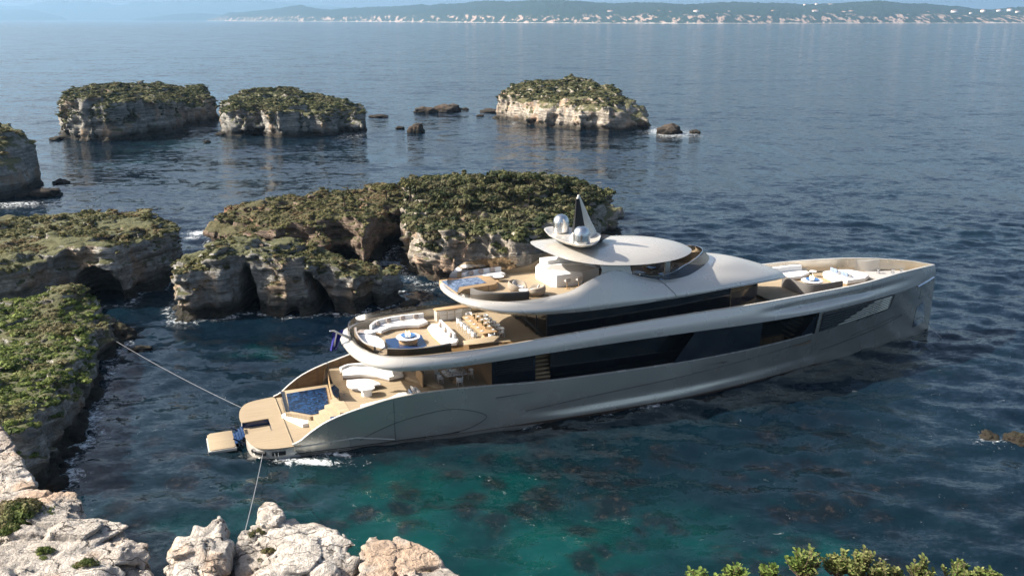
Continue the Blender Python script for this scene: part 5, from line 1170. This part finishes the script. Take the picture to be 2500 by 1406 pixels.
def dining_chair(label, x, y, z, rz, group):
    t = ything('dining_chair', label, 'chair', x, y, z, rz, group)
    MB().box((0, 0, .44), (.46, .46, .06), .025).build('seat', M_UPHOL, t)
    p = [(-.02 + .24 * math.cos(a), .27 * math.sin(a)) for a in np.linspace(math.radians(75), math.radians(285), 13)]
    MB().ribbon(p, .035, .60, .82, .01).build('backrest', M_WHITE, t)
    m = MB()
    for a in (p[0], p[3], p[6], p[9], p[12]): m.tube([(a[0], a[1], .44), (a[0], a[1], .62)], .012, 5)
    m.build('back_frame', M_WHITE, t)
    for sx in (-1, 1):
        for sy in (-1, 1): MB().tube([(sx * .18, sy * .18, .42), (sx * .22, sy * .21, 0)], [.02, .014], 6).build('leg', M_WHITE, t)
    return t
ch0 = None
def chair(label, x, y, z, rz, group):
    global ch0
    if ch0 is None: ch0 = dining_chair(label, x, y, z, rz, group); return ch0
    c = copy_tree(ch0); c.location = yloc(x, y, z); c.rotation_euler = (0, 0, YH + rz); tag(c, label, 'chair', group); return c
def dining_table(label, x, y, z, lx, ly, top):
    t = ything('dining_table', label, 'table', x, y, z)
    c = .18; P = [(-lx / 2 + c, -ly / 2), (lx / 2 - c, -ly / 2), (lx / 2, -ly / 2 + c), (lx / 2, ly / 2 - c), (lx / 2 - c, ly / 2), (-lx / 2 + c, ly / 2), (-lx / 2, ly / 2 - c), (-lx / 2, -ly / 2 + c)]
    MB().prism(P, .69, .75, .02).build('table_top', top, t)
    for s in (-1, 1): MB().lathe([(.36, 0), (.3, .08), (.16, .3), (.18, .55), (.34, .69)], (0, s * ly * .28, 0), 16).build('leg', M_WOOD, t)
    return t
dining_table('long wooden dining table laid for ten on the upper aft deck', 22.95, .1, ZU, 1.6, 5.0, M_WOOD)
G1 = 'white chairs round the long dining table'
ords = ('farthest', 'second farthest', 'middle', 'second nearest', 'nearest')
for i, y in enumerate((2.0, 1.05, .1, -.85, -1.8)):
    chair(ords[i] + ' white chair on the stern side of the long dining table', 21.75, y, ZU, 0, G1); chair(ords[i] + ' white chair on the forward side of the long dining table', 24.15, y, ZU, math.pi, G1)
chair('white chair at the near end of the long dining table', 22.9, -2.85, ZU, math.pi / 2, G1); chair('white chair at the far end of the long dining table', 23.0, 3.05, ZU, -math.pi / 2, G1)
def plates(x, y, z, lab, grp):
    t = ything('place_setting', lab, 'plates', x, y, z, 0, grp)
    MB().lathe([(.16, 0), (.19, .012), (.1, .014)], seg=18).build('plate', M_GREYUP, t); MB().lathe([(.07, .014), (.10, .05), (.06, .045)], seg=14).build('bowl', M_WHITE, t); MB().lathe([(.03, 0), (.008, .02), (.008, .09), (.035, .12), (.03, .19)], (.05, .27, 0), 10).build('wine_glass', M_CLEAR, t); return t
p0 = None
def plate(x, y, z, lab, grp):
    global p0
    if p0 is None: p0 = plates(x, y, z, lab, grp); return
    c = copy_tree(p0); c.location = yloc(x, y, z); tag(c, lab, 'plates', grp)
for y in (2.0, 1.05, .1, -.85, -1.8):
    for x in (22.42, 23.48): plate(x, y, ZU + .75, 'grey plate with white bowl and glass on the long dining table', 'place settings on the long table')
for i, (x, y, h) in enumerate([(22.95, 1.6, .28), (22.9, .6, .2), (23.0, -.3, .3), (22.95, -1.3, .22)]):
    t = ything('vase', 'gold vase of dry flowers down the middle of the long dining table', 'vase', x, y, ZU + .75, 0, 'vases on the long table'); M_GOLD = M_WOOD
    MB().lathe([(.05, 0), (.08, .06), (.07, .12), (.035, .17), (.045, .2)], seg=12).build('jar', M_WOOD, t)
    v, q, tt = scatter(CL_LOW, np.array([[0, 0, .2], [.05, .03, .3], [-.04, -.04, .27]]), [.11, .1, .1], np.random.default_rng(i)); me = np_mesh('flowers', v, q); fattr(me, 'tint', tt); link('flowers', me, M_SCRUB, t)
t = ything('sideboard', 'silver sideboard with wooden top against the far bulwark of the upper deck', 'sideboard', 22.0, 4.55, ZU)
MB().prism([(-1.6, -.35), (-1.7, .2), (-1.5, .32), (1.5, .32), (1.6, -.35)], 0, .95, .02).build('cabinet', M_PAINT, t); MB().prism([(-1.68, -.42), (-1.78, .25), (-1.5, .38), (1.6, .38), (1.68, -.42)], .95, 1.03, .02).build('worktop', M_WOOD, t)
for i in range(3): MB().box((-1.0 + i * .7, -.36, .68), (.6, .03, .28), .005).build('drawer', M_WHITE, t)
for i in range(3): MB().box((-1.0 + i * .7, -.36, .26), (.6, .03, .46), .005).build('cupboard_door', M_WHITE, t)
t = ything('serving_counter', 'low wooden counter by the near rail at the end of the long dining table', 'counter', 21.6, -4.1, ZU)
MB().prism([(-1.4, .5), (1.3, .75), (1.65, .5), (.8, -.5), (-1.3, -.55)], 0, .68, .01).build('cabinet', M_SAND, t); MB().prism([(-1.45, .55), (1.32, .8), (1.72, .5), (.82, -.55), (-1.35, -.6)], .68, .78, .02).build('worktop', M_TEAK, t)
# flagstaff and flag at the stern
t = ything('flagstaff', 'silver flagstaff leaning out over the stern of the upper deck', 'flagpole', 11.7, 0, 7.1)
MB().tube([(.15, 0, 0), (-.5, 0, .42), (-1.25, 0, .88), (-1.5, 0, .9)], [.16, .11, .07, .05], 10).build('pole', M_PAINT, t); MB().lathe([(.06, 0), (.08, .04), (.05, .1)], (-1.52, 0, .86), 10).build('finial', M_CHROME, t)
rows = []
for i, u in enumerate(np.linspace(0, 1, 15)):
    rows.append([(-1.4 + .95 * v * (1 - .45 * u) + .10 * math.sin(v * 9 + u * 4) * u - .15 * u, .16 * math.sin(v * 11 + u * 3) * (.3 + u), .72 - u * 1.45 - .5 * v * (1 - u) * .3 + .32 * v * (1 - u)) for v in np.linspace(0, 1, 13)])
G_ = np.array(rows); FL = grid_mb(G_).build('flag', M_FLAG); FL.location = yloc(11.7, 0, 7.1); FL.rotation_euler = (0, 0, YH); tag(FL, 'dark blue flag with pale streak hanging in folds from the stern flagstaff', 'flag')
G2_ = G_[1:13, 4:7, :] + np.array([0, -.012, 0]); k = grid_mb(G2_).build('pale_stripe', M_UPHOL, FL)
# ---- main aft deck
sofa('angled white sofa on the far side of the lower aft deck', [(11.4, 2.2), (11.7, 3.7), (12.6, 4.0), (14.3, 3.2), (16.3, 1.4), (16.2, .5), (14.9, .3), (14.1, 1.3), (12.8, 1.9)], [(11.5, 3.6), (12.5, 4.1), (14.4, 3.4), (16.4, 1.6)], ZM, 13.6, 2.2, base_m=M_SAND, back_h=.62)
c = (12.4, .0); t = ything('coffee_table', 'low marble coffee table with pointed end beside the angled white sofa', 'coffee table', c[0], c[1], ZM)
P = spl(np.array([(-.9, 1.1), (.2, .95), (1.0, .55), (1.55, -.75), (.9, -.9), (-.5, -1.0), (-1.15, -.3), (-.9, 1.1)], float), 3)[:-1]
MB().prism(P, .30, .40, .03).build('table_top', M_MARBLE, t); MB().prism([(p[0] * .7, p[1] * .7) for p in P], 0, .30, 0).build('pedestal', M_MARBLE, t)
t = ything('pedestal_table', 'white rounded table on a thick pedestal beside the marble coffee table', 'table', 12.5, -1.75, ZM)
P = [(.66 * np.sign(math.cos(a)) * abs(math.cos(a)) ** .7, .62 * np.sign(math.sin(a)) * abs(math.sin(a)) ** .7) for a in np.linspace(0, 6.2832, 33)[:-1]]
MB().prism(P, .60, .70, .04).build('table_top', M_WHITE, t); MB().prism([(p[0] * .62, p[1] * .62) for p in P], 0, .60, 0).build('pedestal', M_WHITE, t)
sofa('long white sofa along the near rail of the lower aft deck', [(11.3, -4.95), (11.4, -4.4), (13.8, -3.9), (14.8, -3.2), (16.0, -3.3), (16.2, -4.9), (14, -5.2)], [(16.1, -4.9), (16.15, -4.0), (16.05, -3.3)], ZM, 13.8, -4.4, base_m=M_WHITE)
pillow('white pillow, larger of two at the forward end of the near lower sofa', 15.85, -3.7, ZM + .72, .2, 'pillows on the near lower sofa', M_UPHOL, .32); pillow('blue grey pillow at the forward end of the near lower sofa', 15.55, -3.95, ZM + .66, .2, 'pillows on the near lower sofa', M_BLUECUSH, .26)
dining_table('marble topped dining table under the overhang of the lower deck', 20.1, -1.4, ZM, 2.0, 1.5, M_MARBLE)
for lab, x, y, a in (('stern side', 18.8, -1.5, 0), ('near side', 20.1, -2.75, 1.57), ('forward side', 21.45, -1.5, 3.14), ('far side', 20.1, 0, -1.57), ('stern far corner', 18.9, -.35, -.3)):
    chair('white chair at the ' + lab + ' of the marble dining table under the overhang', x, y, ZM, a, 'white chairs round the marble dining table')
for x, y in ((19.6, -1.9), (20.6, -1.9), (19.6, -.95), (20.6, -.95)): plate(x, y, ZM + .75, 'grey plate with white bowl and glass on the marble dining table', 'place settings on the marble table')
# ---- sun deck
sofa('curved white sofa with three taupe pillows on the far side of the sun deck', [(22.7, 3.45), (23.6, 4.0), (26.4, 4.2), (26.6, 3.4), (25.4, 3.1), (24.3, 3.15), (23.2, 3.12)], [(22.6, 3.5), (23.6, 4.1), (26.5, 4.3)], ZS, 24.6, 3.7)
for i, (x, y) in enumerate([(23.5, 3.75), (24.5, 3.95), (25.6, 4.05)]): pillow(('aft', 'middle', 'forward')[i] + ' taupe pillow of three on the curved sun deck sofa', x, y, ZS + .66, -1.4 + i * -.08, 'pillows on the sun deck sofa')
round_table('round white side table beside the sun deck pool and far sofa', 25.6, 2.55, ZS, .48, .45, M_WHITE, M_WOOD)
sofa('curved sofa with a dark ribbed back at the near edge of the sun deck', [(21.9, -1.7), (22.4, -2.7), (23.6, -3.5), (25.6, -3.95), (25.7, -3.1), (24.2, -2.8), (23.2, -2.1), (22.7, -1.4)], [(21.65, -1.5), (22.15, -2.75), (23.5, -3.65), (25.7, -4.1)], ZS, 23.6, -2.8, back_m=M_DARKUP, back_h=.9)
def tub(label, x, y, z, rz, grp='round woven armchairs', mat=M_SAND, s=1.0):
    t = ything('armchair', label, 'armchair', x, y, z, rz, grp); n = 28; r0 = []
    for rad, zf in ((.62, 0), (.80, .18), (.84, .42), (.80, .62), (.70, .66), (.60, .55), (.52, .36)):
        row = []
        for a in np.linspace(0, 6.2832, n + 1):
            h = zf * (1.0 + .28 * (1 - math.cos(a)) / 2 - .45 * max(0, math.cos(a)) ** 2 * (zf > .4)); row.append((rad * s * math.cos(a), rad * s * math.sin(a), h * s))
        r0.append(row)
    grid_mb(np.array(r0)).build('shell', mat, t); MB().lathe([(.54 * s, .30 * s), (.54 * s, .40 * s), (.45 * s, .44 * s)], seg=20).build('seat', M_UPHOL if mat is M_SAND else M_GREYUP, t); return t
tub('round woven armchair nearer the pool on the sun deck', 26.0, -.9, ZS, -.9); tub('round woven armchair at the near rail of the sun deck', 27.0, -2.5, ZS, 2.6)
pillow('grey cushion in the woven armchair nearer the pool', 25.85, -.7, ZS + .62, -.9, 'cushions in the woven armchairs', M_GREYUP, .28); pillow('grey cushion in the woven armchair at the rail', 27.15, -2.62, ZS + .62, 2.6, 'cushions in the woven armchairs', M_GREYUP, .28)
round_table('small white round table between the two woven armchairs', 25.9, -2.5, ZS, .40, .55)
for i, x in enumerate((30.2, 31.3)):
    t = ything('bar_stool', ('aft', 'forward')[i] + ' padded bar stool in front of the white sun deck bar', 'bar stool', x, -1.85, ZS, 1.57, 'stools at the sun deck bar')
    MB().lathe([(.22, 0), (.22, .03), (.035, .05), (.035, .62)], seg=14).build('stand', M_WOOD, t); MB().box((0, 0, .68), (.44, .42, .12), .05).build('seat', M_GREYUP, t); MB().ribbon([(-.2, -.22), (-.24, 0), (-.2, .22)], .06, .72, .98, .02).build('backrest', M_GREYUP, t)
sofa('pale sofa under the hardtop on the far side of the covered cockpit', [(34.6, 2.6), (34.6, 3.5), (38.5, 3.3), (38.5, 2.5)], [(34.6, 3.6), (38.5, 3.4)], ZS, 36.5, 3, base_m=M_SAND)
sofa('dark daybed under the hardtop at the near side of the covered cockpit', [(35.0, -3.6), (35.0, -1.9), (38.2, -1.7), (38.6, -3.0)], None, ZS, 36.8, -2.6, seat_m=M_DARKUP, name='daybed', cat='daybed')
tub('beige tub chair under the hardtop behind the windscreen, farther from the viewer', 40.3, 1.3, ZS, 3.0, 'tub chairs under the hardtop'); tub('beige tub chair under the hardtop behind the windscreen, nearer the viewer', 40.9, -1.0, ZS, 2.7, 'tub chairs under the hardtop', s=.95)
pillow('brown cushion in the nearer tub chair under the hardtop', 41.05, -1.1, ZS + .65, 2.7, 'cushion under the hardtop', M_TAUPE, .26)
round_table('small blue topped table between the tub chairs under the hardtop', 39.6, .1, ZS, .42, .5, M_BLUEBOWL); round_table('small blue topped table by the dark daybed under the hardtop', 39.3, -2.3, ZS, .36, .5, M_BLUEBOWL)
t = ything('coffee_table', 'marble coffee table under the hardtop beside the dark daybed', 'coffee table', 37.2, -.6, ZS); MB().prism([(-1.1, -.5), (1.2, -.4), (.8, .6), (-1, .6)], .3, .38, .02).build('table_top', M_MARBLE, t); MB().prism([(-.7, -.3), (.7, -.3), (.5, .35), (-.6, .35)], 0, .3, 0).build('pedestal', M_WOOD, t)
# ---- foredeck
sofa('white sofa on the far side of the foredeck behind the wheelhouse roof', [(56.6, 2.3), (58.3, 2.2), (60.1, 3.1), (60.2, 3.7), (59.6, 4.1), (56.4, 4.2)], [(56.4, 4.3), (58.4, 4.35), (59.8, 4.2)], ZF, 58.3, 3.2, back_h=.95, th=.5)
fire_table('round marble fire table with blue bowl on the foredeck', 58.0, .2, ZF, 1.05, M_SAND)
sofa('low dark sofa with a charcoal back at the near side of the foredeck fire table', [(55.2, .9), (55.2, -2.0), (56.2, -2.7), (59.0, -2.6), (59.0, -1.8), (56.8, -1.8), (56.2, -1.2), (56.2, .8)], [(55.0, .9), (55.0, -2.0), (56.1, -2.9), (59.1, -2.8)], ZF, 57, -1.8, seat_m=M_GREYUP, back_m=M_DARKUP, base_m=M_BLACK, back_h=1.15)
t = sofa('white octagonal sun pad with four blue grey cushions in the middle of the foredeck', [(60.6, 1.5), (61.2, 2.4), (62.6, 2.6), (64.2, 2.1), (64.9, .8), (64.7, -.3), (63.4, -1.2), (61.2, -1.2), (60.4, -.3)], None, ZF, 62.6, .6, seat_h=.55, name='sun_pad', cat='sun pad')
MB().box((-.6, .75, .72), (.45, .9, .32), .1, tilt=.2).build('backrest', M_UPHOL, t); MB().box((-.5, -.75, .72), (.45, .9, .32), .1, tilt=.2).build('backrest', M_UPHOL, t)
for i, y in enumerate((1.65, 1.15, .2, -.3)): pillow(('farthest', 'second farthest', 'third farthest', 'nearest')[i] + ' blue grey cushion of the row of four on the foredeck sun pad', 61.72 + .08 * (i > 1), y, ZF + .86, .0, 'cushions on the sun pad', M_BLUECUSH, .27)
round_table('white round table on a thin stem between the white foredeck sofa and the sun pad', 60.2, 2.75, ZF, .36, .6, M_UPHOL, M_WHITE); round_table('white round table beside the near side of the foredeck fire table', 59.6, -1.2, ZF, .34, .5, M_UPHOL, M_WHITE)
# ---- lines
def line(name, label, cat, a, b, sag, rad, mat, n=28):
    a, b = np.array(a), np.array(b); P = [a + (b - a) * t + np.array([0, 0, -sag * 4 * t * (1 - t)]) for t in np.linspace(0, 1, n)]
    o = MB().tube(P, rad, 6).build(name, mat); tag(o, label, cat); return o
line('mooring_rope', 'taut pale mooring rope from the stern to the near left cliff', 'rope', yloc(3.3, 4.1, .75), at(272, 826, 1.6), .25, .022, M_ROPE)
line('mooring_rope', 'thick mooring rope from the near stern corner down to the centre outcrop', 'rope', yloc(3.75, -4.6, .5), at(597, 1302, 7.25), .15, .024, M_ROPE)
ca, cb = np.array(yloc(72.3, -.75, 1.7)), np.array(yloc(73.6, -2.3, -.25)); m = MB()
for i in range(16):
    p = ca + (cb - ca) * i / 15; d = (cb - ca) / np.linalg.norm(cb - ca); a_ = np.cross(d, [0, 0, 1] if i % 2 else [1, 0, .2]); a_ /= np.linalg.norm(a_)
    m.tube([p + d * .11 * math.cos(t) + a_ * .055 * math.sin(t) for t in np.linspace(0, 6.2832, 11)], .02, 5)
tag(m.build('anchor_chain', M_CHAIN), 'anchor chain running from the bow pocket down into the water', 'chain')
